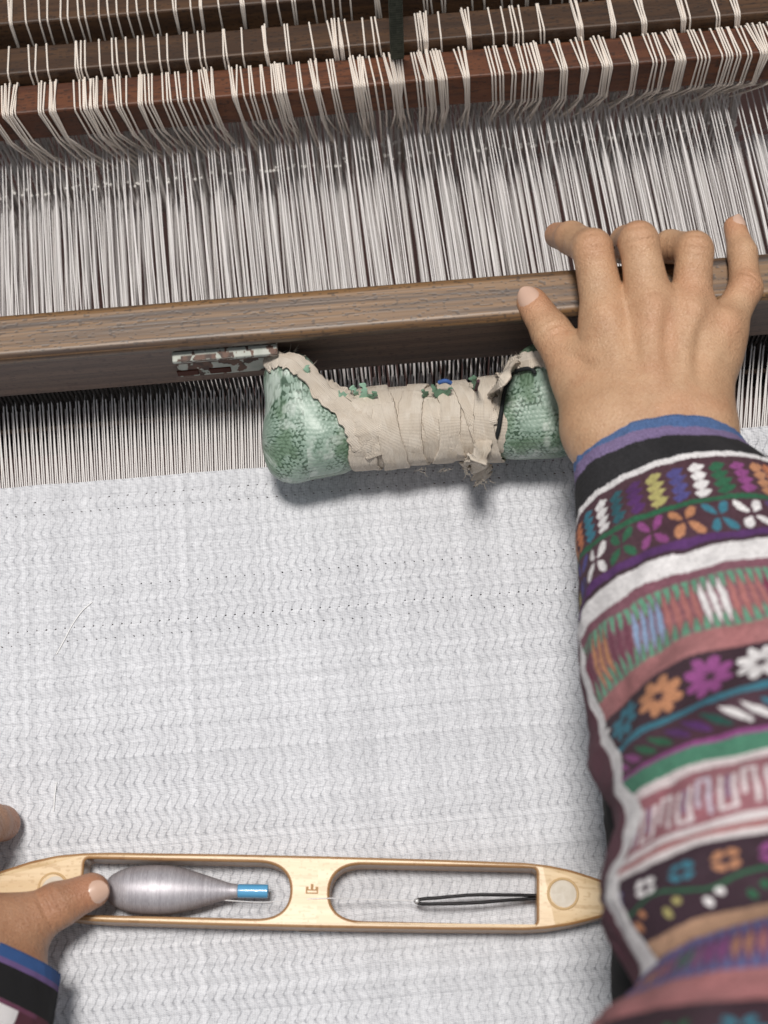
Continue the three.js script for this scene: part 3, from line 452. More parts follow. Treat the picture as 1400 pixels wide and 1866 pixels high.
  // bobbin
  const bc = P(300, 1622, 0.0125), be = P(470, 1624, 0.0125), bob = thing('bobbin', 'bobbin of grey silky thread with blue tube end, in the left slot of the shuttle', 'bobbin', bc);
  bob.rotation.y = Math.atan2(-(be.z - bc.z), be.x - bc.x);
  const prof = []; for (const [x, r] of [[192, 4], [193, 14], [200, 24], [214, 33], [232, 40], [255, 44], [285, 45.5], [310, 44.5], [330, 41], [352, 35.5], [375, 28.5], [400, 20.5], [420, 14.5], [436, 11], [437, 6]]) prof.push([(x - 300) * 0.000262, r * 0.000262]);
  const cv = new THREE.CatmullRomCurve3(prof.map(([x, r]) => new THREE.Vector3(x, r, 0)), false, 'centripetal');
  const lath = cv.getPoints(110).map((p, i) => new THREE.Vector2(Math.max(0.0004, p.y + (i > 3 && i < 107 ? (hash(i, 5) - 0.5) * 0.00005 : 0)), p.x));
  const wound = dataTex(128, 1024, (u, v, i, j) => { const n = 0.45 * hash(Math.floor(v * 330 + u * 4), 3) + 0.55 * hash(Math.floor(v * 480 - u * 9), Math.floor(u * 40), 7), m = fbm(v * 40, u * 3, 6, 3); return mix3(rgb(216, 213, 217), rgb(158, 152, 158), clamp(n * 0.75 + m * 0.35 - 0.1)); }, true);
  const woundB = dataTex(16, 1024, (u, v) => 0.5 + 0.5 * Math.sin(v * 6.283 * 150 + Math.sin(u * 6.283) * 1.5));
  mesh('wound_thread', new THREE.LatheGeometry(lath, 56).rotateZ(-Math.PI / 2), phys({ map: wound, bumpMap: woundB, bumpScale: 0.00003, roughness: 0.5, metalness: 0.5 }), bob);
  const tubeG = new THREE.LatheGeometry([[0.0013, 0], [0.0031, 0], [0.0033, 0.0004], [0.0033, 0.0142], [0.0030, 0.0146], [0.0013, 0.0146], [0.0013, 0]].map(([r, y]) => new THREE.Vector2(r, y)), 28).rotateZ(-Math.PI / 2);
  mesh('blue_tube', tubeG, phys({ color: new THREE.Color(0.10, 0.36, 0.62), roughness: 0.3, clearcoat: 0.4 }), bob).position.x = 135.5 * 0.000262;
  single('weft_thread', tube([P(400, 1640, 0.012), P(480, 1644, 0.012), P(533, 1640, 0.0185), P(566, 1638, 0.0206), P(604, 1637, 0.0206), P(640, 1638, 0.016), P(757, 1641, 0.014)], 0.00028, 5, 60), std({ color: 0xe8e6e6, roughness: 0.6 }), 'fine pale thread led from the bobbin across the shuttle to its wire loop', 'thread');
  single('loose_thread', tube([P(530, 1693, 0.0008), P(552, 1700, 0.001), P(585, 1698, 0.001), P(612, 1690, 0.001), P(640, 1694, 0.0008)], 0.00034, 5, 30), std({ color: 0xf0f0f0, roughness: 0.7 }), 'fine loose thread curling out below the middle of the shuttle', 'thread');
}

// ---------------------------------------------------------------- the weaver: both hands and sleeves
const person = thing('person', 'weaver in embroidered purple sleeves, one hand on the beater, the other holding the shuttle', 'person', P(1200, 1500, 0));
const skinTex = dataTex(512, 512, (u, v) => { const a = fbm(u * 8, v * 8, 201, 4), b = fbm(u * 60, v * 60, 203, 3); return mix3(mix3([1, 0.99, 0.98], [0.93, 0.88, 0.85], a), [0.88, 0.80, 0.76], sstep(0.55, 0.8, b) * 0.4); }); skinTex.colorSpace = THREE.SRGBColorSpace;
const skinBump = dataTex(512, 512, (u, v) => { const x = u * 90, y = v * 90; return 0.5 + 0.5 * (Math.abs(vnoise(x, y, 1) - 0.5) + Math.abs(vnoise(x * 1.7 + 9, y * 1.7, 2) - 0.5)) - 0.3 * vnoise(u * 220, v * 220, 4); });
for (const t of [skinTex, skinBump]) t.repeat.set(14, 14);
const skinMat = phys({ map: skinTex, bumpMap: skinBump, bumpScale: 0.0007, vertexColors: true, roughness: 0.44, sheen: 0.15, sheenRoughness: 0.5 });
const J = (x, y, h) => P(x, y, h);
function handGeo(palm, fingers, creases, pink, base, cell = 0.0015) {
  const all = [...palm, ...fingers.flat()], lo = new THREE.Vector3(9, 9, 9), hi = lo.clone().negate();
  for (const [a, b, ra, rb] of all) for (const [q, r] of [[a, ra], [b, rb]]) { lo.min(q.clone().addScalar(-r - 0.008)); hi.max(q.clone().addScalar(r + 0.008)); }
  const f = (p) => {
    let d = 1; for (const b of palm) d = smin(d, capsule(p, b), b[2] < 0.003 ? 0.005 : 0.013);
    let g = 1; for (const fi of fingers) { let e = 1; for (const b of fi) e = smin(e, capsule(p, b), 0.0032); g = smin(g, e, 0.0012); }
    d = smin(d, g, 0.008);
    for (const [c, dir, s, amp, rad] of creases) { const x = p.x - c.x, y = p.y - c.y, z = p.z - c.z, r2 = x * x + y * y + z * z; if (r2 < rad * rad * 4) { const t = (x * dir.x + y * dir.y + z * dir.z) / s; d += amp * Math.exp(-t * t) * Math.exp(-r2 / (rad * rad)); } }
    return d;
  };
  const g = field(f, lo, hi, cell), p = g.attributes.position, n = p.count, uv = new Float32Array(n * 2), col = new Float32Array(n * 3), v = new THREE.Vector3();
  for (let i = 0; i < n; i++) {
    v.fromBufferAttribute(p, i); uv[2 * i] = v.x; uv[2 * i + 1] = v.z + v.y * 0.5;
    let k = 0; for (const [c, r, s] of pink) k = Math.max(k, s * Math.exp(-v.distanceToSquared(c) / (r * r)));
    const m = 0.88 + 0.24 * fbm(v.x * 90, v.y * 90, v.z * 90, 4); k = clamp(k * 0.8 + 0.30 * sstep(0.5, 0.75, fbm(v.x * 45 + 7, v.y * 45, v.z * 45, 3))); const c = mix3(base, [base[0] * 1.0, base[1] * 0.74, base[2] * 0.70], k);
    col.set(c.map((q) => q * m), i * 3);
  }
  g.setAttribute('uv', new THREE.BufferAttribute(uv, 2)); g.setAttribute('color', new THREE.BufferAttribute(col, 3));
  return g;
}
function nail(a, b, r, up, wid, len, back) { // curved plate on the back of a fingertip; a -> b runs to the tip
  const t = b.clone().sub(a).normalize(), u = up.clone().addScaledVector(t, -up.dot(t)).normalize(), s = t.clone().cross(u), pos = [], idx = [], n = 14, m = 12, uv = [];
  for (let layer = 0; layer < 2; layer++) for (let j = 0; j <= m; j++) for (let i = 0; i <= n; i++) {
    const v = j / m * 2 - 1, w = Math.sqrt(Math.max(0, 1 - Math.pow(Math.abs(v), 2.6) * 0.9)), th = (i / n * 2 - 1) * wid * w, L = v * len / 2 - back;
    const q = b.clone().addScaledVector(t, L), R = (r * (1 - 0.09 * Math.max(0, v)) + (layer ? -0.0012 : 0.0003 - 0.0005 * Math.pow(Math.abs(i / n * 2 - 1), 3) - 0.0005 * Math.pow(Math.max(0, -v), 3)));
    q.addScaledVector(u, Math.cos(th) * R).addScaledVector(s, Math.sin(th) * R); pos.push(q.x, q.y, q.z); uv.push(i / n, j / m);
    if (i < n && j < m) { const o = layer * (n + 1) * (m + 1) + j * (n + 1) + i; layer ? idx.push(o, o + n + 1, o + 1, o + 1, o + n + 1, o + n + 2) : idx.push(o, o + 1, o + n + 1, o + 1, o + n + 2, o + n + 1); }
  }
  const g = new THREE.BufferGeometry(); g.setAttribute('position', new THREE.Float32BufferAttribute(pos, 3)); g.setAttribute('uv', new THREE.Float32BufferAttribute(uv, 2)); g.setIndex(idx); g.computeVertexNormals(); return g;
}
{
  const mcp = [J(1106, 592, 0.099), J(1188, 574, 0.104), J(1258, 580, 0.101), J(1316, 604, 0.093)];
  const pip = [J(1080, 454, 0.104), J(1164, 440, 0.111), J(1266, 456, 0.105), J(1359, 526, 0.089)];
  const dip = [J(1042, 434, 0.086), J(1143, 443, 0.089), J(1222, 449, 0.090), J(1353, 462, 0.085)];
  const tip = [J(1016, 429, 0.070), J(1134, 455, 0.068), J(1213, 460, 0.074), J(1339, 414, 0.080)];
  const wA = J(1118, 800, 0.098), wB = J(1260, 796, 0.098), fA = J(1215, 930, 0.110), fB = J(1310, 930, 0.112);
  const palm = [[wA, wB, 0.0185, 0.0185], [wA, fA, 0.0180, 0.017], [wB, fB, 0.0180, 0.017],
    [J(1118, 765, 0.098), mcp[0], 0.0165, 0.0118], [J(1170, 770, 0.101), mcp[1], 0.0165, 0.0118], [J(1222, 770, 0.100), mcp[2], 0.0165, 0.0113], [J(1268, 765, 0.096), mcp[3], 0.0155, 0.0102],
    [J(1120, 650, 0.088), J(1300, 650, 0.085), 0.0125, 0.0115], [J(1090, 765, 0.092), J(1056, 690, 0.089), 0.0165, 0.0120]];
  for (let i = 0; i < 4; i++) palm.push([J([1140, 1180, 1215, 1250][i], 745, 0.1105), mcp[i].clone().add(new THREE.Vector3(0, 0.0078, 0)), 0.0022, 0.0042]);
  const th = [J(1056, 690, 0.089), J(1006, 607, 0.0845), J(970, 552, 0.0802)];
  const fingers = [
    [[mcp[0], pip[0], 0.0112, 0.0096], [pip[0], dip[0], 0.0092, 0.0080], [dip[0], tip[0], 0.0079, 0.0066]],
    [[mcp[1], pip[1], 0.0113, 0.0093], [pip[1], dip[1], 0.0092, 0.0084], [dip[1], tip[1], 0.0082, 0.0072]],
    [[mcp[2], pip[2], 0.0104, 0.0088], [pip[2], dip[2], 0.0086, 0.0078], [dip[2], tip[2], 0.0076, 0.0068]],
    [[mcp[3], pip[3], 0.0098, 0.0080], [pip[3], dip[3], 0.0079, 0.0071], [dip[3], tip[3], 0.0070, 0.0056]],
    [[th[0], th[1], 0.0120, 0.0096], [th[1], th[2], 0.0096, 0.0078]],
  ];
  const up = new THREE.Vector3(0, 1, 0), dir = (a, b) => b.clone().sub(a).normalize(), cr = [];
  const at = (c, r, h = 1) => c.clone().addScaledVector(up, r * h);
  for (const [k, o] of [[-0.0046, 0.0007], [-0.0008, 0.0009], [0.0034, 0.0006]]) cr.push([at(th[1], 0.009).addScaledVector(dir(th[0], th[1]), k), dir(th[0], th[1]), 0.0011, o, 0.0065]);
  for (let i = 0; i < 4; i++) for (const k of [-0.0032, 0, 0.0034]) cr.push([at(pip[i], 0.008).addScaledVector(dir(mcp[i], pip[i]), k), dir(mcp[i], pip[i]), 0.0011, i === 1 ? 0.0011 : 0.0008, 0.0062]);
  // knuckle bumps raised, valleys between the tendons sunk
  for (let i = 0; i < 4; i++) cr.push([at(mcp[i], 0.010), up, 0.02, -0.0017, 0.009]);
  for (const i of [0, 1, 2, 3]) cr.push([at(pip[i], 0.007), up, 0.02, -0.0012, 0.006]);
  for (let i = 0; i < 3; i++) { const a = mcp[i].clone().lerp(mcp[i + 1], 0.5); cr.push([at(a, 0.010), up, 0.02, 0.0016, 0.009]); cr.push([at(a.clone().lerp(wA.clone().lerp(wB, (i + 1) / 4), 0.35), 0.014), dir(mcp[i], mcp[i + 1]), 0.004, 0.0019, 0.018]); }
  cr.push([at(J(1070, 676, 0.094), 0.006), dir(th[0], mcp[0]), 0.0035, 0.0018, 0.012]);
  const pink = [[at(pip[0], 0.008), 0.010, 0.40], [at(pip[1], 0.008), 0.010, 0.30], [at(pip[2], 0.008), 0.008, 0.25], [at(pip[3], 0.006), 0.009, 0.6], [at(th[2], 0.004), 0.013, 0.75], [tip[3], 0.012, 0.85], [tip[0], 0.014, 0.6], [at(mcp[1], 0.01), 0.012, 0.28], [at(mcp[2], 0.01), 0.012, 0.28], [at(mcp[0], 0.01), 0.011, 0.2], [at(mcp[3], 0.009), 0.012, 0.25]];
  const right = handGeo(palm, fingers, cr, pink, [0.60, 0.39, 0.240]);

  // left hand
  const lt = [J(-35, 1738, 0.034), J(18, 1697, 0.036), J(104, 1650, 0.0345), J(168, 1623, 0.0305)];
  const lm = J(-112, 1590, 0.052), lp = J(-58, 1512, 0.056), ld = J(-20, 1500, 0.026), le = J(4, 1500, 0.0105);
  const lpalm = [[J(8, 1768, 0.031), J(-60, 1900, 0.062), 0.0170, 0.0165], [J(-40, 1740, 0.034), J(-110, 1890, 0.065), 0.0170, 0.0165], [J(6, 1760, 0.031), lt[1], 0.0175, 0.0125], [J(-40, 1735, 0.036), lm, 0.018, 0.012], [J(-70, 1740, 0.05), J(-150, 1610, 0.050), 0.018, 0.012], [J(-15, 1748, 0.033), lt[1], 0.0180, 0.0135]];
  const lf = [[[lt[1], lt[2], 0.0125, 0.0106], [lt[2], lt[3], 0.0104, 0.0085]], [[lm, lp, 0.011, 0.0098], [lp, ld, 0.0097, 0.0098], [ld, le, 0.0098, 0.0090]],
    [[J(-150, 1610, 0.05), J(-120, 1500, 0.056), 0.0108, 0.0096], [J(-120, 1500, 0.056), J(-80, 1478, 0.040), 0.0094, 0.0086], [J(-80, 1478, 0.040), J(-62, 1480, 0.026), 0.0085, 0.008]],
    [[J(-180, 1640, 0.048), J(-170, 1520, 0.052), 0.0102, 0.0092], [J(-170, 1520, 0.052), J(-135, 1480, 0.038), 0.009, 0.0084], [J(-135, 1480, 0.038), J(-115, 1480, 0.024), 0.0084, 0.0078]],
    [[J(-200, 1680, 0.045), J(-205, 1580, 0.046), 0.0092, 0.0082], [J(-205, 1580, 0.046), J(-185, 1530, 0.034), 0.008, 0.0074], [J(-185, 1530, 0.034), J(-170, 1520, 0.022), 0.0073, 0.0066]]];
  lpalm.push([J(-70, 1740, 0.05), J(-180, 1640, 0.048), 0.017, 0.011], [J(-90, 1740, 0.05), J(-200, 1680, 0.045), 0.016, 0.010]);
  const lc = []; for (const k of [-0.005, -0.0015, 0.002]) lc.push([at(lt[2], 0.0095).addScaledVector(dir(lt[1], lt[2]), k), dir(lt[1], lt[2]), 0.0013, 0.0012, 0.0085]);
  const leftG = handGeo(lpalm, lf, lc, [[at(lt[3], 0.004), 0.013, 0.7], [le, 0.014, 0.8], [at(lt[2], 0.008), 0.01, 0.3]], [0.46, 0.26, 0.155]);
  part('hand', right, skinMat, person).userData.label = 'right hand gripping the top of the beater bar';
  part('hand', leftG, skinMat, person).userData.label = 'left hand holding the end of the shuttle with the thumb';
  const nailMat = phys({ color: new THREE.Color(0.62, 0.41, 0.31), roughness: 0.32, clearcoat: 0.35, clearcoatRoughness: 0.25 });
  part('nail', nail(th[1], th[2], 0.0080, new THREE.Vector3(-0.28, 1, 0.12), 0.80, 0.0125, 0.0003), nailMat, person);
  part('nail', nail(dip[3], tip[3], 0.0058, new THREE.Vector3(0.55, 1, 0.0), 0.75, 0.0078, 0.0), nailMat, person);
  part('nail', nail(lt[2], lt[3], 0.0086, new THREE.Vector3(0.05, 1, 0.42), 0.72, 0.011, -0.001), nailMat, person);
}

// ---------------------------------------------------------------- sleeves
function spline(rows, s) { // rows sorted by [0]; Catmull-Rom in every other column
  let i = 0; while (i < rows.length - 2 && rows[i + 1][0] < s) i++;
  const g = (k) => rows[clamp(k, 0, rows.length - 1)], a = g(i - 1), b = g(i), c = g(i + 1), d = g(i + 2), t = clamp((s - b[0]) / (c[0] - b[0]));
  return b.map((_, k) => { if (!k) return s; const m0 = (c[k] - a[k]) / (c[0] - a[0] || 1) * (c[0] - b[0]), m1 = (d[k] - b[k]) / (d[0] - b[0] || 1) * (c[0] - b[0]), t2 = t * t, t3 = t2 * t; return (2 * t3 - 3 * t2 + 1) * b[k] + (t3 - 2 * t2 + t) * m0 + (-2 * t3 + 3 * t2) * c[k] + (t3 - t2) * m1; });
}
// rows: s, Lx, Ly, Tx, Ty, Rx, Ry, height of the middle, height of the crest
function sleeveGeo(rows, s0, s1, nu, nv, seedN, amp, uOf) {
  const pos = [], uv = [], idx = [];
  const ring = (s, shrink, vv) => {
    const [, Lx, Ly, Tx, Ty, Rx, Ry, hc, ht] = spline(rows, s), L = P(Lx, Ly, hc), T = P(Tx, Ty, ht), R = P(Rx, Ry, hc), C = L.clone().lerp(R, 0.5), a = R.clone().sub(C), b = T.clone().sub(C);
    for (let i = 0; i <= nu; i++) {
      const ph = i / nu * 2 * Math.PI, q = C.clone().addScaledVector(a, Math.cos(ph) * shrink).addScaledVector(b, Math.sin(ph) * shrink * (Math.sin(ph) < 0 ? 0.8 : 1));
      const dir = q.clone().sub(C).normalize(), cs = Math.cos(ph), sn = Math.sin(ph), grow = sstep(0, 250, s - s0);
      const n = (fbm(cs * 2.2 + 10, sn * 2.2 + 10, s * 0.011 + seedN, 3) - 0.5) * 2 * amp * grow + (fbm(cs * 7 + 10, sn * 7, s * 0.03 + seedN, 2) - 0.5) * 0.0018 + grow * amp * 0.55 * (Math.pow(Math.abs(Math.sin(s * 0.021 + cs * 3.1 + 2.2 * fbm(cs * 2 + 5, sn * 2, s * 0.006, 2))), 3) - 0.4) * sstep(0.1, 0.9, fbm(cs * 1.5 + 3, sn * 1.5, s * 0.005 + seedN, 2));
      q.addScaledVector(dir, n); pos.push(q.x, q.y, q.z); uv.push(i / nu, vv);
    }
  };
  const list = [[s0 + 26, 0.9], [s0 + 8, 0.93], [s0 + 1, 0.965]]; for (let j = 0; j <= nv; j++) list.push([lerp(s0, s1, j / nv), 1]);
  list.forEach(([s, k], j) => ring(s, k, j < 3 ? 0.001 : (s - s0) / (s1 - s0)));
  for (let j = 0; j < list.length - 1; j++) for (let i = 0; i < nu; i++) { const q = j * (nu + 1) + i; idx.push(q, q + nu + 1, q + 1, q + 1, q + nu + 1, q + nu + 2); }
  const g = new THREE.BufferGeometry(); g.setAttribute('position', new THREE.Float32BufferAttribute(pos, 3)); g.setAttribute('uv', new THREE.Float32BufferAttribute(uv, 2)); g.setIndex(idx); g.computeVertexNormals(); return g;
}
const RS = [
  [757, 1046, 842, 1212, 757, 1352, 812, 0.096, 0.124],
  [782, 1047, 868, 1226, 782, 1376, 845, 0.099, 0.130],
  [826, 1051, 945, 1284, 826, 1425, 905, 0.106, 0.143],
  [906, 1053, 1030, 1300, 906, 1470, 985, 0.116, 0.160],
  [972, 1056, 1115, 1336, 972, 1520, 1060, 0.124, 0.174],
  [1000, 1058, 1150, 1345, 1000, 1540, 1090, 0.128, 0.180],
  [1140, 1081, 1330, 1410, 1140, 1640, 1240, 0.146, 0.212],
  [1244, 1096, 1425, 1425, 1244, 1690, 1350, 0.158, 0.232],
  [1352, 1124, 1518, 1440, 1352, 1720, 1450, 0.170, 0.248],
  [1420, 1101, 1600, 1450, 1420, 1735, 1520, 0.180, 0.256],
  [1495, 1102, 1655, 1455, 1495, 1745, 1590, 0.190, 0.262],
  [1600, 1122, 1728, 1460, 1600, 1755, 1680, 0.200, 0.262],
  [1650, 1164, 1800, 1465, 1650, 1765, 1720, 0.206, 0.270],
  [1710, 1128, 1832, 1475, 1705, 1775, 1780, 0.214, 0.292],
  [1800, 1088, 1866, 1480, 1795, 1790, 1860, 0.226, 0.312],
  [1900, 1070, 1960, 1490, 1890, 1810, 1950, 0.238, 0.322],
  [2150, 1080, 2200, 1540, 2140, 1860, 2200, 0.275, 0.36],
];
const S0 = 757, S1 = 2150;
{
  const CW = 2048, CH = 2048, cv = document.createElement('canvas'); cv.width = CW; cv.height = CH; const c = cv.getContext('2d');
  const Y = (s) => (s - S0) / (S1 - S0) * CH, X = (deg) => deg / 360 * CW;
  const band = (a, b, col) => { c.fillStyle = col; c.fillRect(0, Y(a), CW, Y(b) - Y(a)); };
  const M = { dark: '#301a24', maroon: '#552a37', mauve: '#7d4a58', pink: '#a8696a', white: '#eeeaea', blue: '#3f5f94', lilac: '#75628e', black: '#121114', green: '#1d5a3a', teal: '#2d7186', purple: '#4d2260', magenta: '#8d3f80', orange: '#bf8059', olive: '#b0a764', indigo: '#443f80', sage: '#5f9a7c', sky: '#8da6cc', salmon: '#b06a66', mint: '#4f8f70', beige: '#b68d70' };
  band(740, 777, M.blue); band(777, 792, M.lilac); band(792, 822, M.black); band(822, 831, M.white); band(831, 903, '#44252f'); band(903, 912, M.green); band(912, 966, '#42242f'); band(966, 979, M.purple); band(979, 986, M.dark);
  band(986, 1019, M.white); band(1019, 1122, M.mauve); band(1122, 1160, M.pink); band(1160, 1240, M.dark); band(1240, 1252, M.teal); band(1252, 1312, '#3d1f2c'); band(1312, 1321, M.magenta); band(1321, 1352, '#3f7a60'); band(1352, 1367, '#e2d3d4'); band(1367, 1462, '#9a5d66'); band(1462, 1480, '#e6dcdd'); band(1480, 1494, M.pink); band(1494, 1508, '#dfd6d6'); band(1508, 1632, '#2e1a25'); band(1632, 1662, M.beige); band(1662, 1762, '#69406f'); band(1762, 1822, M.pink); band(1822, 1960, M.dark); band(1960, 1985, M.white); band(1985, 2150, M.mauve);
  const poly = (pts, col) => { c.fillStyle = col; c.beginPath(); pts.forEach(([x, y], i) => i ? c.lineTo(x, y) : c.moveTo(x, y)); c.closePath(); c.fill(); };
  const petal = (x, y, a, r0, r1, w, col) => { const d = [Math.cos(a), Math.sin(a)], n = [-d[1], d[0]]; c.fillStyle = col; c.beginPath(); c.moveTo(x + d[0] * r0, y + d[1] * r0); c.quadraticCurveTo(x + d[0] * (r0 + r1) * 0.55 + n[0] * w * 1.5, y + d[1] * (r0 + r1) * 0.55 + n[1] * w * 1.5, x + d[0] * r1 + n[0] * w * 0.35, y + d[1] * r1 + n[1] * w * 0.35); c.lineTo(x + d[0] * r1 - n[0] * w * 0.35, y + d[1] * r1 - n[1] * w * 0.35); c.quadraticCurveTo(x + d[0] * (r0 + r1) * 0.55 - n[0] * w * 1.5, y + d[1] * (r0 + r1) * 0.55 - n[1] * w * 1.5, x + d[0] * r0, y + d[1] * r0); c.fill(); };
  const row = (start, step, cols, fn) => { for (let i = 0; i * step < 360; i++) fn(X((start + i * step + 720) % 360), cols[i % cols.length], i, X(step)); };
  // zigzag flames (degrees run from the outer side over the crest at 90 to the seam side at 180)
  row(62, 11, [M.orange, M.magenta, M.green, M.white, M.indigo, M.olive, M.purple, '#1f5560', M.white, M.teal, '#c0704a'], (x, col, i, w) => { for (let k = 0; k < 4; k++) { const y = Y(840 + k * 14.5), o = (k - 1.5) * -w * 0.11, h = Y(0 + 17) - Y(0), q = w * 0.42; poly([[x + o - q, y + h * 0.25], [x + o + q * 0.1, y], [x + o + q, y + h * 0.55], [x + o + q * 0.45, y + h * 1.05], [x + o - q * 0.5, y + h * 0.8]], col); } });
  // four-petal flowers
  row(60, 15.5, ['#4f3a6a', M.white, M.teal, M.orange, M.magenta, M.green, M.white, M.indigo, M.olive], (x, col, i, w) => { for (let k = 0; k < 4; k++) petal(x, Y(939), Math.PI / 4 + k * Math.PI / 2, w * 0.06, w * 0.54, w * 0.145, col); });
  // lozenges between toothed edges
  row(0, 3.6, [M.sage], (x, col, i, w) => { const a = Y(1034), b = Y(1062), d = Y(1092), e = Y(1122); const t = (y0, y1) => poly([[x - w * 0.40, y0], [x + w * 0.40, y0], [x + w * 0.22, lerp(y0, y1, 0.6)], [x, y1], [x - w * 0.22, lerp(y0, y1, 0.6)]], col); t(a, b); t(e, d); });
  row(1.8, 3.6, [M.salmon, M.salmon, M.salmon, M.salmon, M.white, M.white, M.white, M.salmon, M.salmon, M.salmon, M.salmon, M.sky, M.sky, M.sky, M.sky, '#6d3446', '#6d3446', '#6d3446', M.orange, M.orange, M.orange, '#6d3446', '#7a2440', '#7a2440'], (x, col, i, w) => { const y = Y(1078), h = Y(1078) - Y(1040); poly([[x, y - h], [x + w * 0.34, y - h * 0.35], [x + w * 0.38, y + h * 0.3], [x, y + h], [x - w * 0.38, y + h * 0.3], [x - w * 0.34, y - h * 0.35]], col); });
  // eight-petal flowers
  row(60, 18, [M.mauve, M.magenta, M.white, M.magenta, M.orange, M.teal, M.white, M.green], (x, col, i, w) => { for (let k = 0; k < 8; k++) petal(x, Y(1200), k * Math.PI / 4 + 0.39, w * 0.07, w * 0.49, w * 0.135, col); });
  // leaning leaves
  row(50, 7, [M.green, M.green, M.magenta, M.magenta, M.orange, M.orange, M.teal, M.white, M.white, '#15453c', M.purple, M.purple], (x, col, i, w) => { const y = Y(1282); petal(x, y, Math.PI / 2 + 0.85, -w * 1.0, w * 1.0, w * 0.27, col); });
  // meander
  c.lineWidth = X(1.7); c.lineJoin = 'round';
  row(3, 15, ['#e4d6d8'], (x, col, i, w) => { const a = Y(1384), b = Y(1447); c.strokeStyle = i % 2 ? '#e4d6d8' : '#cfc3d2'; c.beginPath(); c.moveTo(x - w * 0.46, b); c.lineTo(x - w * 0.40, a); c.lineTo(x - w * 0.16, a); c.lineTo(x - w * 0.20, b - 26); c.stroke(); c.strokeStyle = '#e8dcde'; c.beginPath(); c.moveTo(x + w * 0.02, a + 4); c.lineTo(x, b); c.lineTo(x + w * 0.30, b); c.lineTo(x + w * 0.34, a + 4); c.stroke(); c.strokeStyle = '#8a7a9c'; c.lineWidth *= 0.7; c.beginPath(); c.moveTo(x + w * 0.16, a + 6); c.lineTo(x + w * 0.15, b - 24); c.stroke(); c.lineWidth /= 0.7; });
  // dotted dark flower band, the green scroll, the last bands
  row(52, 15, [M.white, M.magenta, M.green, M.magenta, M.orange, M.teal, M.white, M.indigo], (x, col, i, w) => { for (let k = 0; k < 4; k++) { c.fillStyle = col; c.beginPath(); c.ellipse(x + Math.cos(k * 1.571 + 0.8) * w * 0.22, Y(1548) + Math.sin(k * 1.571 + 0.8) * w * 0.26, w * 0.12, w * 0.17, k * 1.571 + 0.8, 0, 7); c.fill(); } });
  row(58, 15, [M.orange, M.magenta, M.white, M.green, M.white, M.olive], (x, col, i, w) => { for (const k of [-1, 1]) { c.fillStyle = col; c.beginPath(); c.ellipse(x + k * w * 0.15, Y(1606) + k * w * 0.12, w * 0.10, w * 0.15, 0.5, 0, 7); c.fill(); } });
  c.strokeStyle = M.green; c.lineWidth = 10; c.beginPath(); for (let x = 0; x <= CW; x += 8) { const y = Y(1582) + Math.sin(x * 0.03) * 14; x ? c.lineTo(x, y) : c.moveTo(x, y); } c.stroke();
  row(0, 4.2, ['#5a6aa0'], (x, col, i, w) => { for (const [y0, y1] of [[1664, 1692], [1760, 1726]]) poly([[x - w * 0.4, Y(y0)], [x + w * 0.4, Y(y0)], [x, Y(y1)]], col); });
  row(2.1, 4.2, ['#3f7a60', '#3f7a60', '#8d5a80', M.salmon, M.salmon, M.orange, M.orange, M.magenta, M.magenta, '#8d5a80'], (x, col, i, w) => { const y = Y(1710), h = Y(1710) - Y(1676); poly([[x, y - h], [x + w * 0.36, y], [x, y + h], [x - w * 0.36, y]], col); });
  row(55, 18, [M.magenta, M.orange, M.white, M.teal, M.green], (x, col, i, w) => { for (let k = 0; k < 6; k++) petal(x, Y(1880), k * Math.PI / 3, w * 0.08, w * 0.42, w * 0.10, col); });
  // side seam: white piping, maroon side panel, black underside
  const edge = (rowsE) => (s) => spline(rowsE, s)[1];
  // the seam's two edges, read off the photograph and carried onto the cloth
  const toPx = (v) => { const q = v.clone().project(camera); return [(q.x + 1) / 2 * W, (1 - q.y) / 2 * H]; };
  const grid = []; for (let s = 985; s < 1662; s += 5) { const [, Lx, Ly, Tx, Ty, Rx, Ry, hc, ht] = spline(RS, s), L = P(Lx, Ly, hc), T = P(Tx, Ty, ht), Rr = P(Rx, Ry, hc), C = L.clone().lerp(Rr, 0.5); for (let d = 95; d < 200; d += 0.7) { const a = d * Math.PI / 180, v = C.clone().addScaledVector(Rr.clone().sub(C), Math.cos(a)).addScaledVector(T.clone().sub(C), Math.sin(a)); grid.push([s, d, ...toPx(v)]); } }
  const seam = (pts) => { const rows = pts.map(([x, y]) => { let best = grid[0], bd = 1e9; for (const g of grid) { const e = (g[2] - x) ** 2 + (g[3] - y) ** 2 + 0.0005 * (g[1] - 150) ** 2; if (e < bd) { bd = e; best = g; } } return [best[0], best[1]]; }).sort((a, b) => a[0] - b[0]); return rows.filter((r, i) => !i || r[0] - rows[i - 1][0] > 3); };
  const rowsA = seam([[1083, 1230], [1090, 1280], [1106, 1330], [1131, 1380], [1151, 1430], [1170, 1480], [1150, 1530], [1136, 1600], [1146, 1650], [1168, 1700], [1205, 1762], [1214, 1785]]), rowsB = seam([[1071, 1230], [1077, 1280], [1092, 1330], [1109, 1380], [1127, 1430], [1143, 1485], [1128, 1540], [1111, 1600], [1119, 1650], [1132, 1700], [1165, 1762], [1176, 1785]]);
  const eA = edge([[985, 181], [1030, 174], ...rowsA.filter((r) => r[0] > 1045)]), eB = edge([[985, 182], [1030, 182], ...rowsB.filter((r) => r[0] > 1045)]);
  const eC = edge([[985, 200], [1352, 200], [2150, 200]]);
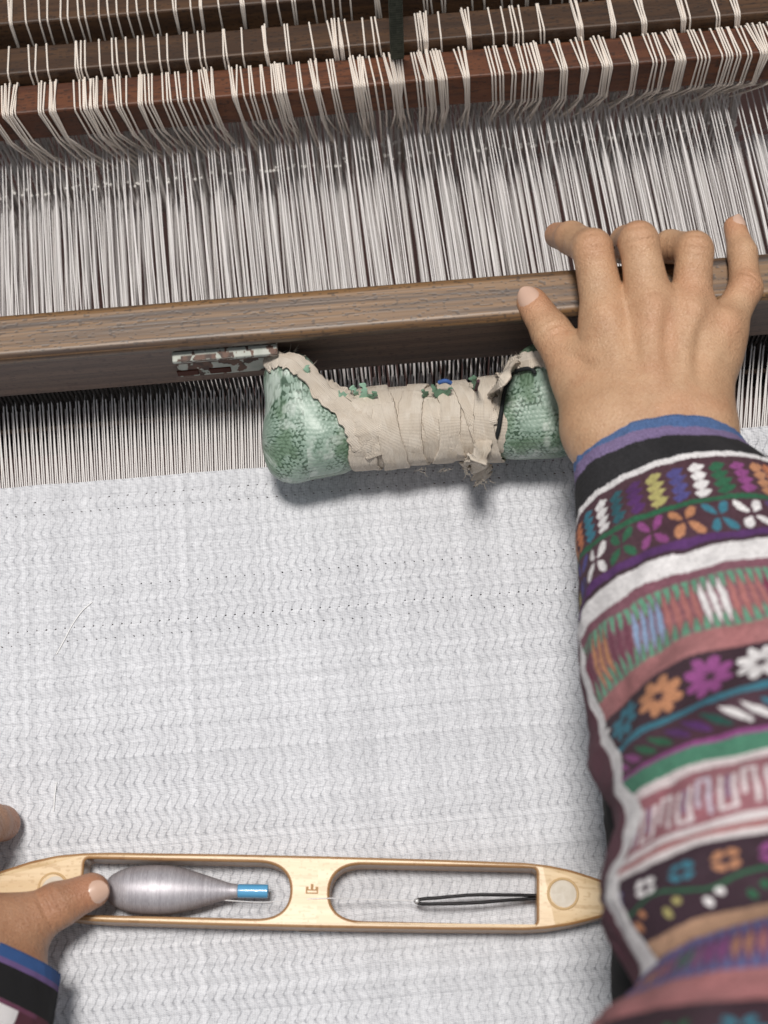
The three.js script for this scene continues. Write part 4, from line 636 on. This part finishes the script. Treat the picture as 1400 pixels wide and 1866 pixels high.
  for (let s = 986; s < 1664; s += 0.7) { const y = Y(s), h = Y(s + 0.8) - y + 0.6; c.fillStyle = M.black; c.fillRect(X(eC(s)), y, X(330) - X(eC(s)), h); c.fillStyle = M.maroon; c.fillRect(X(eB(s)), y, X(eC(s)) - X(eB(s)), h); c.fillStyle = M.white; c.fillRect(X(eA(s)), y, X(eB(s)) - X(eA(s)), h); }
  // soft knit grain
  const im = c.getImageData(0, 0, CW, CH), src = new Uint8ClampedArray(im.data), bumpD = new Uint8Array(1024 * 1024 * 4);
  const WN = 257, wv = new Float32Array(WN * WN * 2); for (let j = 0; j < WN; j++) for (let i = 0; i < WN; i++) { wv[(j * WN + i) * 2] = (fbm(i * 0.16, j * 0.16, 301, 3) - 0.5) * 26; wv[(j * WN + i) * 2 + 1] = (fbm(i * 0.13, j * 0.13, 303, 3) - 0.5) * 22; }
  for (let j = 0; j < CH; j++) for (let i = 0; i < CW; i++) {
    const q = (j * CW + i) * 4, a = ((j >> 3) * WN + (i >> 3)) * 2, st = hash(i >> 2, j >> 2, 5), wx = wv[a] * 0.35 + (hash(j >> 2, 9) - 0.5) * 2 + (st - 0.5) * 2, wy = wv[a + 1] * 0.5 + (hash(i >> 2, 8) - 0.5) * 1.4 + (hash(i >> 2, j >> 2, 6) - 0.5) * 1.6;
    const o = (clamp(Math.round(j + wy), 0, CH - 1) * CW + ((Math.round(i + wx) + CW) % CW)) * 4, n = 1 + (hash(i >> 1, j >> 1, 77) - 0.5) * 0.20 + (hash(i >> 3, j >> 2, 78) - 0.5) * 0.10, fade = 0.09 + 0.10 * vnoise(i * 0.012, j * 0.012, 4);
    for (let k = 0; k < 3; k++) im.data[q + k] = Math.min(255, (src[o + k] * (1 - fade) + 150 * fade) * n + (n - 1) * 26);
    if (!(i & 1) && !(j & 1)) { const b = ((j >> 1) * 1024 + (i >> 1)) * 4, v = (src[o] + src[o + 1] + src[o + 2]) / 3 * 0.35 + 60 * hash(i >> 2, j >> 1, 79) + 60 * (0.5 + 0.5 * Math.sin(j * 0.9)); bumpD[b] = bumpD[b + 1] = bumpD[b + 2] = Math.min(255, v); bumpD[b + 3] = 255; }
  }
  c.putImageData(im, 0, 0);
  const tex = new THREE.CanvasTexture(cv); tex.colorSpace = THREE.SRGBColorSpace; tex.flipY = false; tex.wrapS = THREE.RepeatWrapping;
  const knit = dataTex(128, 128, (u, v) => 0.5 + 0.3 * Math.sin(u * 6.283 * 16) * Math.sin(v * 6.283 * 16) + 0.4 * (vnoise(u * 64, v * 64, 3) - 0.5)); knit.repeat.set(24, 24);
  const bumpT = new THREE.DataTexture(bumpD, 1024, 1024); bumpT.magFilter = THREE.LinearFilter; bumpT.wrapS = THREE.RepeatWrapping; bumpT.needsUpdate = true;
  const fabric = phys({ map: tex, bumpMap: bumpT, bumpScale: 0.0009, roughness: 0.95, sheen: 0.08, sheenRoughness: 0.6, side: THREE.DoubleSide });
  const sl = part('sleeve', sleeveGeo(RS, S0, S1, 240, 300, 3.3, 0.0048), fabric, person);
  sl.userData.label = 'right sleeve banded with embroidered flowers, lozenges and white piping';
  const blackM = phys({ color: 0x0c0b0d, roughness: 0.95, sheen: 0.1, side: THREE.DoubleSide });
  const BR = [[1300, 1090, 1330, 1300, 1290, 1420, 1340, 0.05, 0.09], [1450, 1098, 1450, 1320, 1440, 1480, 1450, 0.055, 0.10], [1600, 1110, 1600, 1350, 1590, 1520, 1600, 0.06, 0.11], [1750, 1114, 1750, 1370, 1740, 1560, 1750, 0.065, 0.12], [1900, 1124, 1900, 1400, 1890, 1600, 1900, 0.07, 0.13], [2150, 1150, 2150, 1420, 2140, 1650, 2150, 0.08, 0.14]];
  part('black_lining', sleeveGeo(BR, 1300, 2150, 80, 60, 8.1, 0.001), blackM, person);

  // left sleeve: the same cuff, cut short by the edge of the photograph
  const LS = [[0, -150, 1668, -10, 1712, 108, 1776, 0.032, 0.060], [50, -172, 1716, -25, 1762, 102, 1830, 0.037, 0.066], [100, -194, 1764, -45, 1812, 92, 1884, 0.044, 0.074], [200, -240, 1860, -90, 1910, 70, 1985, 0.060, 0.092], [420, -340, 2070, -190, 2125, 20, 2200, 0.11, 0.145]];
  const c2 = document.createElement('canvas'); c2.width = 1024; c2.height = 1024; const d2 = c2.getContext('2d'), Y2 = (s) => s / 420 * 1024, X2 = (g) => g / 360 * 1024, b2 = (a, b, col, x0 = 0, x1 = 360) => { d2.fillStyle = col; d2.fillRect(X2(x0), Y2(a), X2(x1 - x0), Y2(b) - Y2(a)); };
  b2(0, 22, '#35588f'); b2(22, 32, '#70588a'); b2(32, 88, M.black); b2(88, 420, M.maroon); b2(88, 420, M.black, 0, 16); b2(88, 420, M.black, 250, 360); b2(88, 420, M.white, 58, 100); b2(88, 96, '#6d3c55', 40, 200);
  const t2 = new THREE.CanvasTexture(c2); t2.colorSpace = THREE.SRGBColorSpace; t2.flipY = false;
  const sl2 = part('sleeve', sleeveGeo(LS, 0, 420, 120, 80, 5.7, 0.0012), phys({ map: t2, bumpMap: knit, bumpScale: 0.0004, roughness: 0.95, sheen: 0.08, side: THREE.DoubleSide }), person);
  sl2.userData.label = 'left sleeve cuff with blue edge and black band';
}

renderer.render(scene, camera);
